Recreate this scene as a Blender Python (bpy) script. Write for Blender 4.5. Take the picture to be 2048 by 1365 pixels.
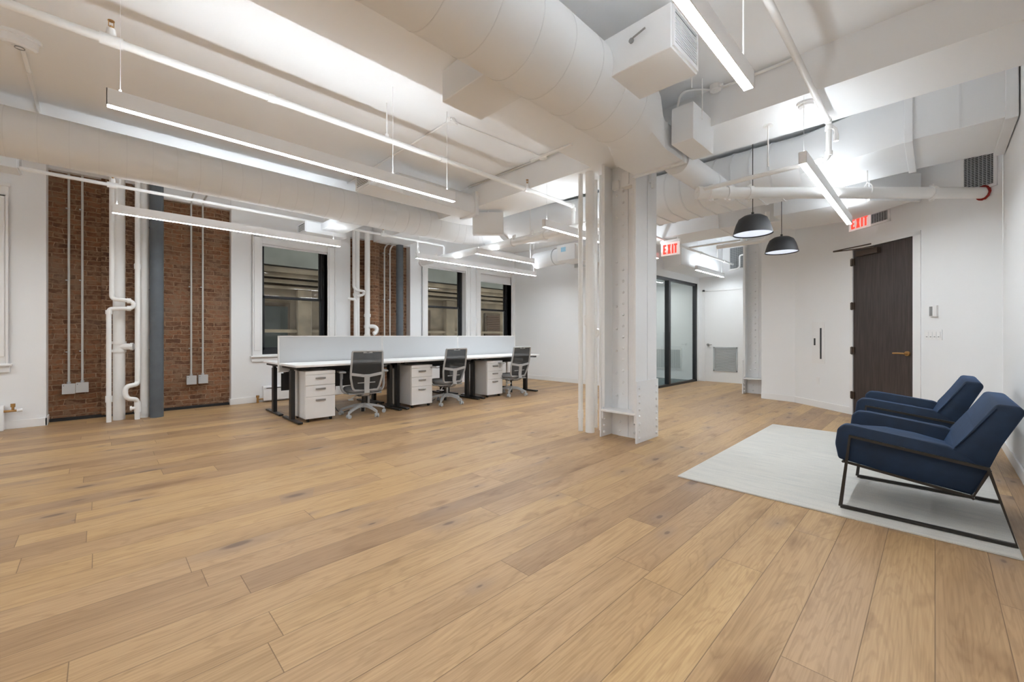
import bpy, bmesh, math, random
from mathutils import Vector, Matrix
random.seed(7)
for o in list(bpy.data.objects): bpy.data.objects.remove(o)
scn = bpy.context.scene
COL = scn.collection
PI = math.pi
# ------------------------------------------------------------------ camera
FPX = 836.0; CH = 1.12; TH = math.radians(45.35)
Fx, Fy = math.cos(TH), math.sin(TH)
Rx, Ry = Fy, -Fx
cam = bpy.data.cameras.new('camera'); cam.sensor_width = 36; cam.lens = FPX/2048*36
cam.shift_y = -10.5/2048; cam.clip_start = .05; cam.clip_end = 200
co = bpy.data.objects.new('camera', cam); COL.objects.link(co)
co.location = (0, 0, CH); co.rotation_euler = (PI/2, 0, TH-PI/2)
scn.camera = co
# ------------------------------------------------------------------ world, exposure
w = bpy.data.worlds.new('world'); scn.world = w; w.use_nodes = True
wb = w.node_tree.nodes['Background']; wb.inputs[0].default_value = (.90, .90, .86, 1); wb.inputs[1].default_value = .32
scn.view_settings.view_transform = 'Standard'; scn.view_settings.look = 'None'
scn.view_settings.gamma = 1; scn.view_settings.exposure = 2.36
scn.cycles.max_bounces = 12; scn.cycles.diffuse_bounces = 8; scn.cycles.transparent_max_bounces = 12; scn.cycles.sample_clamp_indirect = 6
DOWN = 14.5     # fixture light, lower diffuser
UP = 5.6       # fixture light, upper slot

# ------------------------------------------------------------------ survey helpers: a sight line of the photograph cut with a real plane
def _ray(px, py):
    a = (px-1024)/FPX; b = (672-py)/FPX
    return Fx+Rx*a, Fy+Ry*a, b
def at_z(px, py, z):
    r = _ray(px, py); t = (z-CH)/r[2]; return Vector((r[0]*t, r[1]*t, z))
def at_y(px, py, y):
    r = _ray(px, py); t = y/r[1]; return Vector((r[0]*t, y, CH+r[2]*t))
def at_x(px, py, x):
    r = _ray(px, py); t = x/r[0]; return Vector((x, r[1]*t, CH+r[2]*t))

# ------------------------------------------------------------------ materials
def mat(name, col, rough=.6, metal=0, bump=0, bscale=60, var=0, vscale=3, emit=None, es=0, spec=.5):
    m = bpy.data.materials.new(name); m.use_nodes = True
    nt = m.node_tree; b = nt.nodes['Principled BSDF']
    b.inputs['Base Color'].default_value = (*col, 1); b.inputs['Roughness'].default_value = rough
    b.inputs['Metallic'].default_value = metal; b.inputs['Specular IOR Level'].default_value = spec
    tc = nt.nodes.new('ShaderNodeTexCoord')
    if var:
        n = nt.nodes.new('ShaderNodeTexNoise'); n.inputs['Scale'].default_value = vscale; n.inputs['Detail'].default_value = 5
        nt.links.new(tc.outputs['Object'], n.inputs['Vector'])
        r = nt.nodes.new('ShaderNodeValToRGB')
        r.color_ramp.elements[0].position = .3; r.color_ramp.elements[1].position = .7
        r.color_ramp.elements[0].color = (*[c*(1-var) for c in col], 1); r.color_ramp.elements[1].color = (*[min(1, c*(1+var)) for c in col], 1)
        nt.links.new(n.outputs['Fac'], r.inputs['Fac']); nt.links.new(r.outputs['Color'], b.inputs['Base Color'])
    if bump:
        n = nt.nodes.new('ShaderNodeTexNoise'); n.inputs['Scale'].default_value = bscale; n.inputs['Detail'].default_value = 3
        nt.links.new(tc.outputs['Object'], n.inputs['Vector'])
        bp = nt.nodes.new('ShaderNodeBump'); bp.inputs['Strength'].default_value = bump; bp.inputs['Distance'].default_value = .01
        nt.links.new(n.outputs['Fac'], bp.inputs['Height']); nt.links.new(bp.outputs['Normal'], b.inputs['Normal'])
    if emit:
        b.inputs['Emission Color'].default_value = (*emit, 1); b.inputs['Emission Strength'].default_value = es
    return m
M = {}
M['wall'] = mat('white_wall_paint', (.83, .84, .85), .75, bump=.05, bscale=90)
M['ceil'] = mat('white_ceiling_paint', (.85, .865, .88), .8, bump=.06, bscale=40)
M['trim'] = mat('white_trim_enamel', (.82, .82, .82), .45)
M['steel_paint'] = mat('thick_white_paint_on_steel', (.80, .81, .82), .45, bump=.25, bscale=18)
M['pipe'] = mat('white_pipe_paint', (.84, .84, .83), .4, bump=.08, bscale=30)
M['duct'] = mat('white_duct_paint', (.79, .805, .82), .55, bump=.06, bscale=8)
M['duct_seam'] = mat('duct_seam_white', (.74, .755, .77), .6)
M['tarpaper'] = mat('grey_pipe_insulation', (.10, .115, .13), .65, var=.12, vscale=6)
M['conduit'] = mat('galvanised_conduit', (.62, .62, .60), .45, .3)
M['jbox'] = mat('galvanised_box', (.55, .56, .57), .45, .35, var=.06)
M['fix'] = mat('fixture_white_aluminium', (.88, .89, .90), .4)
M['down'] = mat('lit_diffuser', (1, 1, 1), .5, emit=(.925, .985, 1.03), es=DOWN)
M['up'] = mat('lit_upper_slot', (1, 1, 1), .5, emit=(.925, .985, 1.03), es=UP)
M['black'] = mat('black_powder_coat', (.012, .012, .013), .4)
M['desk_black'] = mat('black_desk_frame', (.014, .014, .015), .38)
M['white_lam'] = mat('white_laminate', (.84, .84, .84), .35)
M['pedestal'] = mat('white_steel_cabinet', (.80, .80, .80), .38)
M['screen'] = mat('grey_screen_fabric', (.56, .58, .60), .85, bump=.1, bscale=400)
M['handle'] = mat('satin_nickel', (.34, .34, .34), .35, .7)
M['chair_grey'] = mat('light_grey_nylon', (.42, .43, .44), .45)
M['seat_grey'] = mat('grey_seat_fabric', (.17, .175, .18), .9, bump=.2, bscale=300)
M['caster'] = mat('pale_grey_caster', (.47, .5, .52), .4)
M['velvet'] = mat('navy_velvet', (.0032, .017, .046), .75, var=.25, vscale=9)
M['velvet'].node_tree.nodes['Principled BSDF'].inputs['Sheen Weight'].default_value = .5
M['velvet'].node_tree.nodes['Principled BSDF'].inputs['Sheen Roughness'].default_value = .35
M['velvet'].node_tree.nodes['Principled BSDF'].inputs['Sheen Tint'].default_value = (.045, .16, .42, 1)
M['gunmetal'] = mat('dark_bronze_steel', (.045, .04, .036), .4, .6)
M['shade_black'] = mat('matt_black_lamp_shade', (.022, .023, .026), .55)
M['shade_in'] = mat('pale_lamp_glow', (.8, .85, .95), .6, emit=(.74, .85, 1), es=.14)
M['red'] = mat('exit_red_letters', (.8, .03, .02), .5, emit=(1, .05, .03), es=.30)
M['sign'] = mat('exit_sign_panel', (.85, .8, .78), .3, emit=(1, .82, .80), es=.06)
M['redpaint'] = mat('red_fire_sealant', (.30, .012, .006), .6)
M['brass'] = mat('brass', (.50, .30, .12), .35, .8)
M['bronze'] = mat('antique_bronze', (.09, .065, .05), .4, .6)
M['grill_dark'] = mat('dark_vent_interior', (.06, .065, .07), .7)
M['grill'] = mat('grey_vent_blades', (.45, .47, .48), .5)
M['frame_black'] = mat('black_window_frame', (.018, .02, .023), .4)
M['shadecloth'] = mat('white_roller_shade', (.78, .78, .79), .9)
M['black_gloss'] = mat('dark_plastic', (.03, .03, .035), .3)
M['plastic'] = mat('white_plastic', (.82, .82, .82), .4)
M['sticker'] = mat('blue_sticker', (.35, .62, .78), .5)
M['label_red'] = mat('red_label', (.6, .05, .03), .5)
M['cream'] = mat('cream_chair_shell', (.66, .62, .50), .6)
M['gapblack'] = mat('black_floor_gap_filler', (.02, .02, .022), .7)
M['carpet'] = mat('blue_grey_carpet', (.10, .16, .19), .95, var=.45, vscale=14)
M['downlight'] = mat('recessed_downlight_glow', (1, 1, 1), .5, emit=(1, .98, .95), es=45)

def glass(name, tint=(1, 1, 1), mixf=.0):
    m = bpy.data.materials.new(name); m.use_nodes = True; nt = m.node_tree
    nt.nodes.remove(nt.nodes['Principled BSDF']); out = nt.nodes['Material Output']
    tr = nt.nodes.new('ShaderNodeBsdfTransparent'); tr.inputs[0].default_value = (*tint, 1)
    gl = nt.nodes.new('ShaderNodeBsdfGlossy'); gl.inputs['Roughness'].default_value = .01
    lw = nt.nodes.new('ShaderNodeLayerWeight'); pw = nt.nodes.new('ShaderNodeMath'); pw.operation = 'POWER'; pw.inputs[1].default_value = 4.5
    ad = nt.nodes.new('ShaderNodeMath'); ad.operation = 'MULTIPLY_ADD'; ad.inputs[1].default_value = .9; ad.inputs[2].default_value = .03
    nt.links.new(lw.outputs['Facing'], pw.inputs[0]); nt.links.new(pw.outputs[0], ad.inputs[0])
    mx = nt.nodes.new('ShaderNodeMixShader')
    nt.links.new(ad.outputs[0], mx.inputs[0]); nt.links.new(tr.outputs[0], mx.inputs[1]); nt.links.new(gl.outputs[0], mx.inputs[2])
    nt.links.new(mx.outputs[0], out.inputs[0]); return m
M['glass'] = glass('window_glass', (.93, .95, .93))
M['clear'] = glass('partition_glass', (.95, .98, .97))

def mesh_fabric():
    m = bpy.data.materials.new('chair_mesh_fabric'); m.use_nodes = True; nt = m.node_tree
    b = nt.nodes['Principled BSDF']; b.inputs['Base Color'].default_value = (.075, .078, .08, 1); b.inputs['Roughness'].default_value = .8
    tr = nt.nodes.new('ShaderNodeBsdfTransparent'); mx = nt.nodes.new('ShaderNodeMixShader'); mx.inputs[0].default_value = .10
    nt.links.new(b.outputs[0], mx.inputs[1]); nt.links.new(tr.outputs[0], mx.inputs[2])
    nt.links.new(mx.outputs[0], nt.nodes['Material Output'].inputs[0]); return m
M['mesh'] = mesh_fabric()

class NT:
    """tiny node-graph helper"""
    def __init__(s, name):
        s.m = bpy.data.materials.new(name); s.m.use_nodes = True; s.nt = s.m.node_tree
        s.b = s.nt.nodes['Principled BSDF']
    def n(s, typ, **kw):
        x = s.nt.nodes.new('ShaderNode'+typ)
        for k, v in kw.items(): setattr(x, k, v)
        return x
    def l(s, a, b): s.nt.links.new(a, b)
    def math(s, op, a, b=None, c=None):
        x = s.n('Math', operation=op)
        for i, v in enumerate((a, b, c)):
            if v is None: continue
            if isinstance(v, (int, float)): x.inputs[i].default_value = v
            else: s.l(v, x.inputs[i])
        return x.outputs[0]
    def mix(s, f, a, b, blend='MIX'):
        x = s.n('Mix', data_type='RGBA', blend_type=blend)
        for i, v in ((0, f), (6, a), (7, b)):
            if isinstance(v, (int, float)): x.inputs[i].default_value = v
            elif isinstance(v, tuple): x.inputs[i].default_value = (*v, 1)
            else: s.l(v, x.inputs[i])
        return x.outputs[2]
    def comb(s, x, y, z=0.0):
        c = s.n('CombineXYZ')
        for i, v in enumerate((x, y, z)):
            if isinstance(v, (int, float)): c.inputs[i].default_value = v
            else: s.l(v, c.inputs[i])
        return c.outputs[0]
    def ramp(s, f, stops):
        r = s.n('ValToRGB'); e = r.color_ramp.elements
        while len(e) < len(stops): e.new(.5)
        for i, (p, c) in enumerate(stops): e[i].position = p; e[i].color = (*c, 1) if len(c) == 3 else c
        s.l(f, r.inputs[0]); return r.outputs[0]

def oak_floor():
    g = NT('oak_plank_floor'); tc = g.n('TexCoord'); sp = g.n('SeparateXYZ'); g.l(tc.outputs['Object'], sp.inputs[0])
    x, y = sp.outputs[0], sp.outputs[1]
    W, L = .19, 1.85
    ry = g.math('DIVIDE', y, W); row = g.math('FLOOR', ry); fy = g.math('FRACT', ry)
    wn = g.n('TexWhiteNoise', noise_dimensions='1D'); g.l(row, wn.inputs['W'])
    rx = g.math('ADD', g.math('DIVIDE', x, L), g.math('MULTIPLY', wn.outputs['Value'], 7.3))
    colm = g.math('FLOOR', rx); fx = g.math('FRACT', rx)
    wn2 = g.n('TexWhiteNoise', noise_dimensions='2D'); g.l(g.comb(colm, row), wn2.inputs['Vector'])
    rnd = wn2.outputs['Value']
    # seams
    dy = g.math('MULTIPLY', g.math('MINIMUM', fy, g.math('SUBTRACT', 1, fy)), W)
    dx = g.math('MULTIPLY', g.math('MINIMUM', fx, g.math('SUBTRACT', 1, fx)), L)
    d = g.math('MINIMUM', dx, dy)
    seam = g.ramp(g.math('DIVIDE', d, .004), [(.15, (1, 1, 1)), (.6, (0, 0, 0))])
    # grain
    off = g.math('MULTIPLY', rnd, 37.0)
    v1 = g.comb(g.math('MULTIPLY', x, .9), g.math('MULTIPLY', y, 7.0), off)
    n1 = g.n('TexNoise'); n1.inputs['Scale'].default_value = 1.0; n1.inputs['Detail'].default_value = 4; n1.inputs['Distortion'].default_value = .6; g.l(v1, n1.inputs['Vector'])
    rings = g.math('SINE', g.math('MULTIPLY', n1.outputs['Fac'], 80.0))
    v2 = g.comb(g.math('MULTIPLY', x, 3.0), g.math('MULTIPLY', y, 150.0), off)
    n2 = g.n('TexNoise'); n2.inputs['Scale'].default_value = 1.0; n2.inputs['Detail'].default_value = 6; g.l(v2, n2.inputs['Vector'])
    v3 = g.comb(g.math('MULTIPLY', x, .8), g.math('MULTIPLY', y, 4.5), off)
    n3 = g.n('TexNoise'); n3.inputs['Scale'].default_value = 1.0; n3.inputs['Detail'].default_value = 3; g.l(v3, n3.inputs['Vector'])
    base = g.ramp(rnd, [(0, (.39, .25, .142)), (.22, (.48, .315, .172)), (.42, (.57, .38, .19)), (.6, (.49, .325, .185)), (.8, (.61, .415, .21)), (1, (.43, .275, .152))])
    c = g.mix(g.ramp(rings, [(.2, (.0,)*3), (1, (.34,)*3)]), base, (.66, .60, .53), 'MULTIPLY')
    c = g.mix(g.ramp(n2.outputs['Fac'], [(.35, (.55,)*3), (.62, (0,)*3)]), c, (.72, .68, .62), 'MULTIPLY')
    c = g.mix(g.ramp(n3.outputs['Fac'], [(.5, (0,)*3), (.75, (.8,)*3)]), c, (.74, .70, .67), 'MULTIPLY')
    n4 = g.n('TexNoise'); n4.inputs['Scale'].default_value = 1.0; n4.inputs['Detail'].default_value = 3; g.l(g.comb(g.math('MULTIPLY', x, 2.2), g.math('MULTIPLY', y, 6.0), g.math('ADD', off, 9.0)), n4.inputs['Vector'])
    c = g.mix(g.ramp(n4.outputs['Fac'], [(.60, (0,)*3), (.74, (.9,)*3)]), c, (.62, .55, .50), 'MULTIPLY')
    c = g.mix(1.0, c, (.93, .915, .90), 'MULTIPLY')
    # knots: sparse elongated spots
    vk = g.comb(g.math('ADD', g.math('MULTIPLY', x, 1.5), off), g.math('ADD', g.math('MULTIPLY', y, 3.6), off))
    vo = g.n('TexVoronoi', voronoi_dimensions='2D'); vo.inputs['Scale'].default_value = 1.0; g.l(vk, vo.inputs['Vector'])
    sepc = g.n('SeparateColor'); g.l(vo.outputs['Color'], sepc.inputs[0])
    nd = g.math('ADD', g.math('MULTIPLY', vo.outputs['Distance'], g.math('ADD', g.math('MULTIPLY', sepc.outputs[1], 1.6), .55)), g.math('MULTIPLY', g.math('SUBTRACT', n1.outputs['Fac'], .5), .30))
    knot = g.math('MULTIPLY', g.math('LESS_THAN', sepc.outputs[0], .46), 1.0)
    core = g.ramp(nd, [(.03, (1,)*3), (.075, (.0,)*3)])
    halo = g.ramp(nd, [(.02, (.75,)*3), (.34, (0,)*3)])
    c = g.mix(g.math('MULTIPLY', halo, knot), c, (.31, .21, .14))
    c = g.mix(g.math('MULTIPLY', g.math('MULTIPLY', core, knot), .75), c, (.13, .08, .055))
    c = g.mix(g.math('MULTIPLY', seam, .75), c, (.12, .065, .03))
    g.l(c, g.b.inputs['Base Color'])
    g.b.inputs['Roughness'].default_value = .42; g.b.inputs['Specular IOR Level'].default_value = .35
    bp = g.n('Bump'); bp.inputs['Strength'].default_value = .25; bp.inputs['Distance'].default_value = .002
    g.l(g.math('SUBTRACT', g.math('MULTIPLY', n2.outputs['Fac'], .3), seam), bp.inputs['Height']); g.l(bp.outputs[0], g.b.inputs['Normal'])
    return g.m
M['oak'] = oak_floor()

def brick(name, dark=1.0):
    g = NT(name); tc = g.n('TexCoord'); sp = g.n('SeparateXYZ'); g.l(tc.outputs['Object'], sp.inputs[0])
    nz = g.n('TexNoise'); nz.inputs['Scale'].default_value = 5; nz.inputs['Detail'].default_value = 4; g.l(tc.outputs['Object'], nz.inputs['Vector'])
    sn = g.n('SeparateColor'); g.l(nz.outputs['Color'], sn.inputs[0])
    x = g.math('ADD', sp.outputs[0], g.math('MULTIPLY', g.math('SUBTRACT', sn.outputs[0], .5), .09))
    x = g.math('ADD', x, sp.outputs[1])
    z = g.math('ADD', sp.outputs[2], g.math('MULTIPLY', g.math('SUBTRACT', sn.outputs[1], .5), .055))
    b = g.n('TexBrick', offset=.5); g.l(g.comb(x, z), b.inputs['Vector'])
    b.inputs['Scale'].default_value = 1; b.inputs['Brick Width'].default_value = .205; b.inputs['Row Height'].default_value = .067
    b.inputs['Mortar Size'].default_value = .006; b.inputs['Mortar Smooth'].default_value = .35; b.inputs['Bias'].default_value = -.1
    b.inputs['Color1'].default_value = (.28*dark, .125*dark, .058*dark, 1); b.inputs['Color2'].default_value = (.115*dark, .048*dark, .024*dark, 1)
    b.inputs['Mortar'].default_value = (.42, .28, .18, 1)
    n2 = g.n('TexNoise'); n2.inputs['Scale'].default_value = 22; n2.inputs['Detail'].default_value = 6; g.l(tc.outputs['Object'], n2.inputs['Vector'])
    n3 = g.n('TexNoise'); n3.inputs['Scale'].default_value = 1.7; n3.inputs['Detail'].default_value = 4; g.l(tc.outputs['Object'], n3.inputs['Vector'])
    c = g.mix(g.ramp(n2.outputs['Fac'], [(.46, (0,)*3), (.60, (.85,)*3)]), b.outputs['Color'], (.26, .155, .09))
    c = g.mix(g.ramp(n2.outputs['Fac'], [(.28, (.6,)*3), (.42, (0,)*3)]), c, (.07, .035, .02))
    c = g.mix(g.ramp(n3.outputs['Fac'], [(.5, (0,)*3), (.72, (.5,)*3)]), c, (.27, .19, .13))
    g.l(c, g.b.inputs['Base Color']); g.b.inputs['Roughness'].default_value = .85
    bp = g.n('Bump'); bp.inputs['Strength'].default_value = .8; bp.inputs['Distance'].default_value = .012
    h = g.math('SUBTRACT', g.math('MULTIPLY', n2.outputs['Fac'], .6), b.outputs['Fac'])
    g.l(h, bp.inputs['Height']); g.l(bp.outputs[0], g.b.inputs['Normal'])
    return g.m
M['brick'] = brick('old_brown_brick'); M['brick2'] = brick('old_dark_brick', .72)

def rug_mat():
    g = NT('ivory_grey_rug'); tc = g.n('TexCoord'); mp = g.n('Mapping'); mp.inputs['Scale'].default_value = (14, 1.6, 1); g.l(tc.outputs['Object'], mp.inputs[0])
    n = g.n('TexNoise'); n.inputs['Scale'].default_value = 2.2; n.inputs['Detail'].default_value = 7; g.l(mp.outputs[0], n.inputs['Vector'])
    n2 = g.n('TexNoise'); n2.inputs['Scale'].default_value = 180; g.l(tc.outputs['Object'], n2.inputs['Vector'])
    c = g.ramp(n.outputs['Fac'], [(.34, (.565, .565, .545)), (.52, (.63, .62, .585)), (.7, (.66, .65, .61))])
    c = g.mix(g.ramp(n2.outputs['Fac'], [(.4, (.22,)*3), (.6, (0,)*3)]), c, (.42, .41, .37))
    g.l(c, g.b.inputs['Base Color']); g.b.inputs['Roughness'].default_value = .95
    bp = g.n('Bump'); bp.inputs['Strength'].default_value = .5; bp.inputs['Distance'].default_value = .004
    g.l(n2.outputs['Fac'], bp.inputs['Height']); g.l(bp.outputs[0], g.b.inputs['Normal']); return g.m
M['rug'] = rug_mat()

def dark_wood():
    g = NT('dark_walnut_veneer'); tc = g.n('TexCoord'); mp = g.n('Mapping'); mp.inputs['Scale'].default_value = (26, 26, 1.3); g.l(tc.outputs['Object'], mp.inputs[0])
    n = g.n('TexNoise'); n.inputs['Scale'].default_value = 2.5; n.inputs['Detail'].default_value = 6; g.l(mp.outputs[0], n.inputs['Vector'])
    c = g.ramp(n.outputs['Fac'], [(.3, (.030, .021, .019)), (.7, (.065, .048, .043))])
    g.l(c, g.b.inputs['Base Color']); g.b.inputs['Roughness'].default_value = .42; return g.m
M['walnut'] = dark_wood()
M['stone'] = mat('weathered_limestone', (.25, .205, .155), .9, var=.3, vscale=2.2, bump=.4, bscale=12)
M['stone_dark'] = mat('dark_stone', (.10, .075, .055), .9, var=.3, vscale=3)
M['stone_grey'] = mat('grey_metal_soffit', (.20, .21, .20), .8, var=.2, vscale=1.5)
M['out_glass'] = mat('street_window_glass', (.05, .06, .06), .15)
M['louver_brown'] = mat('brown_louver', (.10, .055, .035), .7)

# ------------------------------------------------------------------ mesh builder
class MB:
    def __init__(s): s.bm = bmesh.new()
    def box(s, a, b, bev=0, seg=1, mx=None):
        a = Vector(a); b = Vector(b); c = (a+b)/2; d = b-a
        t = Matrix.Translation(c) @ Matrix.Diagonal((abs(d.x), abs(d.y), abs(d.z), 1))
        r = bmesh.ops.create_cube(s.bm, size=1, matrix=t); vs = r['verts']
        if bev > 0:
            es = set(e for v in vs for e in v.link_edges)
            q = bmesh.ops.bevel(s.bm, geom=list(es), offset=bev, segments=seg, affect='EDGES', profile=.5)
            vs = list(set(v for f in q['faces'] for v in f.verts) | set(v for v in vs if v.is_valid))
        if mx is not None: bmesh.ops.transform(s.bm, matrix=mx, verts=vs)
        return s
    def obox(s, c, sx, sy, sz, rz=0, bev=0, rx=0, ry=0):
        """box centred at c, turned"""
        mx = Matrix.Translation(Vector(c)) @ Matrix.Rotation(rz, 4, 'Z') @ Matrix.Rotation(ry, 4, 'Y') @ Matrix.Rotation(rx, 4, 'X')
        return s.box((-sx/2, -sy/2, -sz/2), (sx/2, sy/2, sz/2), bev, 2 if bev else 1, mx)
    def cyl(s, a, b, r, r2=None, n=20, cap=True):
        a = Vector(a); b = Vector(b); d = b-a; L = d.length
        q = d.to_track_quat('Z', 'Y').to_matrix().to_4x4()
        mx = Matrix.Translation((a+b)/2) @ q
        bmesh.ops.create_cone(s.bm, cap_ends=cap, cap_tris=False, segments=n, radius1=r, radius2=r if r2 is None else r2, depth=L, matrix=mx)
        return s
    def tube(s, pts, r, n=12, bend=0, bs=5):
        """tube through pts, corners rounded with radius bend"""
        P = [Vector(p) for p in pts]
        if bend:
            Q = [P[0]]
            for i in range(1, len(P)-1):
                u = (P[i-1]-P[i]); v = (P[i+1]-P[i]); k = min(bend, u.length*.49, v.length*.49)
                A = P[i]+u.normalized()*k; B = P[i]+v.normalized()*k
                for j in range(bs+1):
                    t = j/bs; Q.append(A*(1-t)**2+P[i]*2*t*(1-t)+B*t*t)
            Q.append(P[-1]); P = Q
        T = []
        for i in range(len(P)):
            a = P[max(0, i-1)]; b = P[min(len(P)-1, i+1)]; T.append((b-a).normalized())
        up = Vector((0, 0, 1)) if abs(T[0].z) < .9 else Vector((0, 1, 0))
        N = (up-T[0]*up.dot(T[0])).normalized(); rings = []
        for i in range(len(P)):
            if i:
                ax = T[i-1].cross(T[i])
                if ax.length > 1e-6: N = Matrix.Rotation(T[i-1].angle(T[i]), 3, ax.normalized()) @ N
            N = (N-T[i]*N.dot(T[i])).normalized(); Bn = T[i].cross(N)
            rings.append([s.bm.verts.new(P[i]+(N*math.cos(2*PI*k/n+PI/n)+Bn*math.sin(2*PI*k/n+PI/n))*r) for k in range(n)])
        for i in range(len(rings)-1):
            for k in range(n): s.bm.faces.new((rings[i][k], rings[i][(k+1) % n], rings[i+1][(k+1) % n], rings[i+1][k]))
        s.bm.faces.new(rings[0][::-1]); s.bm.faces.new(rings[-1])
        return s
    def lathe(s, prof, c, n=32, close=False):
        rings = []
        for r, z in prof:
            rings.append([s.bm.verts.new((c[0]+r*math.cos(2*PI*k/n), c[1]+r*math.sin(2*PI*k/n), c[2]+z)) for k in range(n)] if r > 1e-6 else [s.bm.verts.new((c[0], c[1], c[2]+z))])
        R = rings+([rings[0]] if close else [])
        for A, B in zip(R[:-1], R[1:]):
            for k in range(n):
                k2 = (k+1) % n
                if len(A) == 1 and len(B) > 1: s.bm.faces.new((A[0], B[k2], B[k]))
                elif len(B) == 1 and len(A) > 1: s.bm.faces.new((A[k], A[k2], B[0]))
                elif len(A) > 1: s.bm.faces.new((A[k], A[k2], B[k2], B[k]))
        return s
    def prism(s, poly, a, b, axis='x', bev=0, seg=3):
        """poly of 2-D points extruded from a to b along axis"""
        def pt(p, t): return (t, p[0], p[1]) if axis == 'x' else ((p[0], t, p[1]) if axis == 'y' else (p[0], p[1], t))
        v0 = [s.bm.verts.new(pt(p, a)) for p in poly]; v1 = [s.bm.verts.new(pt(p, b)) for p in poly]
        n = len(poly); fs = [s.bm.faces.new(v0[::-1]), s.bm.faces.new(v1)]
        for k in range(n): fs.append(s.bm.faces.new((v0[k], v0[(k+1) % n], v1[(k+1) % n], v1[k])))
        if bev:
            es = set(e for f in fs for e in f.edges)
            bmesh.ops.bevel(s.bm, geom=list(es), offset=bev, segments=seg, affect='EDGES', profile=.5)
        return s
    def loft(s, sections):
        """closed sections (lists of equal length of points), capped"""
        R = [[s.bm.verts.new(p) for p in sec] for sec in sections]; n = len(R[0])
        for A, B in zip(R[:-1], R[1:]):
            for k in range(n): s.bm.faces.new((A[k], A[(k+1) % n], B[(k+1) % n], B[k]))
        s.bm.faces.new(R[0][::-1]); s.bm.faces.new(R[-1]); return s
    def ball(s, c, r, n=12, sc=(1, 1, 1)):
        bmesh.ops.create_uvsphere(s.bm, u_segments=n, v_segments=max(6, n//2), radius=r, matrix=Matrix.Translation(Vector(c)) @ Matrix.Diagonal((*sc, 1))); return s
    def quad(s, pts):
        s.bm.faces.new([s.bm.verts.new(p) for p in pts]); return s
    def build(s, name, m, parent=None, ang=35, mod=None):
        bmesh.ops.recalc_face_normals(s.bm, faces=s.bm.faces)
        if parent is not None and not parent.get('_local'):
            off = Vector((0, 0, 0)); q = parent
            while q is not None: off += q.location; q = q.parent
            bmesh.ops.translate(s.bm, vec=-off, verts=s.bm.verts)
        me = bpy.data.meshes.new(name); s.bm.to_mesh(me); s.bm.free()
        me.shade_smooth(); me.set_sharp_from_angle(angle=math.radians(ang))
        me.materials.append(M[m] if isinstance(m, str) else m)
        o = bpy.data.objects.new(name, me); COL.objects.link(o)
        if parent is not None:
            o.parent = parent
            if parent.get('_local'): o['_local'] = 1
        return o
def thing(name, label, cat, loc=(0, 0, 0), rz=0, group=None, local=False):
    o = bpy.data.objects.new(name, None); COL.objects.link(o); o.empty_display_size = .1
    o.location = loc; o.rotation_euler = (0, 0, rz); o['label'] = label; o['category'] = cat
    if group: o['group'] = group
    if local: o['_local'] = 1
    return o
def tag(o, label, cat, group=None, kind=None):
    o['label'] = label; o['category'] = cat
    if group: o['group'] = group
    if kind: o['kind'] = kind
    return o
def struct(name, mb, m, label=None, parent=None):
    o = mb.build(name, m, parent)
    if parent is None:
        o['kind'] = 'structure'
        if label: o['label'] = label
    return o
def sempty(name, label, loc):
    o = bpy.data.objects.new(name, None); COL.objects.link(o); o.location = loc; o['kind'] = 'structure'; o['label'] = label; return o
def copy_tree(o, parent=None):
    c = o.copy(); COL.objects.link(c); c.parent = parent
    for ch in [x for x in bpy.data.objects if x.parent == o]: copy_tree(ch, c)
    return c
exec_parts = None

# ================================================================== SETTING
HC = 3.35
struct('floor', MB().box((-5, -.7, -.1), (11.2, 8.6, 0)), 'oak', 'honey oak plank floor')
struct('ceiling', MB().box((-5, -.7, HC), (11.2, 8.6, HC+.1)), 'ceil', 'white painted ceiling slab')
struct('trim_1', MB().box((3.95, -.48, 3.02), (4.61, 8.0, HC)), 'ceil', 'white boxed ceiling beam crossing the room over the riveted column')
struct('trim_2', MB().box((-5, 2.07, 3.02), (3.95, 2.73, HC)), 'ceil', 'white boxed ceiling beam running towards the riveted column')
struct('wall_right', MB().box((-5, -.63, 0), (6.47, -.48, HC)), 'wall', 'white wall behind the blue armchairs')
struct('wall_rear', MB().box((-5.12, -.6, 0), (-5, 8.6, HC)), 'wall', 'white wall behind the camera')
# angled wall with the dark door, opening between u=0 and u=.84
D0 = Vector((7.604, .818, 0)); DU = Vector((-.657, -.753, 0)).normalized(); DN = Vector((-DU.y, DU.x, 0))
if DN.dot(D0) > 0: DN = -DN            # into the room
def dw(u, out, z): return D0+DU*u+DN*out+Vector((0, 0, z))
def dbox(mb, u0, u1, o0, o1, z0, z1):
    P = [dw(u0, o0, 0), dw(u1, o0, 0), dw(u1, o1, 0), dw(u0, o1, 0)]
    return mb.prism([(p.x, p.y) for p in P], z0, z1, 'z')
mb = MB()
dbox(mb, -1.115, -.0, 0, -.12, 0, HC); dbox(mb, .84, 1.72, 0, -.12, 0, HC); dbox(mb, 0, .84, 0, -.12, 2.335, HC)
struct('wall_door', mb, 'wall', 'white angled wall around the dark door')
mb = MB().prism([(8.338, 1.659), (8.445, 2.187), (8.60, 2.178), (8.47, 1.64)], 0, HC, 'z').box((8.46, 2.04, 0), (9.4, 2.178, HC)).box((9.33, 2.17, 0), (10.6, 2.50, HC))
struct('wall_corner', mb, 'wall', 'short white wall beside the far steel column')
# back wall (x = 8)
struct('wall_back', MB().box((8.0, 4.10, 0), (8.12, 8.3, HC)), 'wall', 'plain white wall at the end of the desk row')
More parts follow.
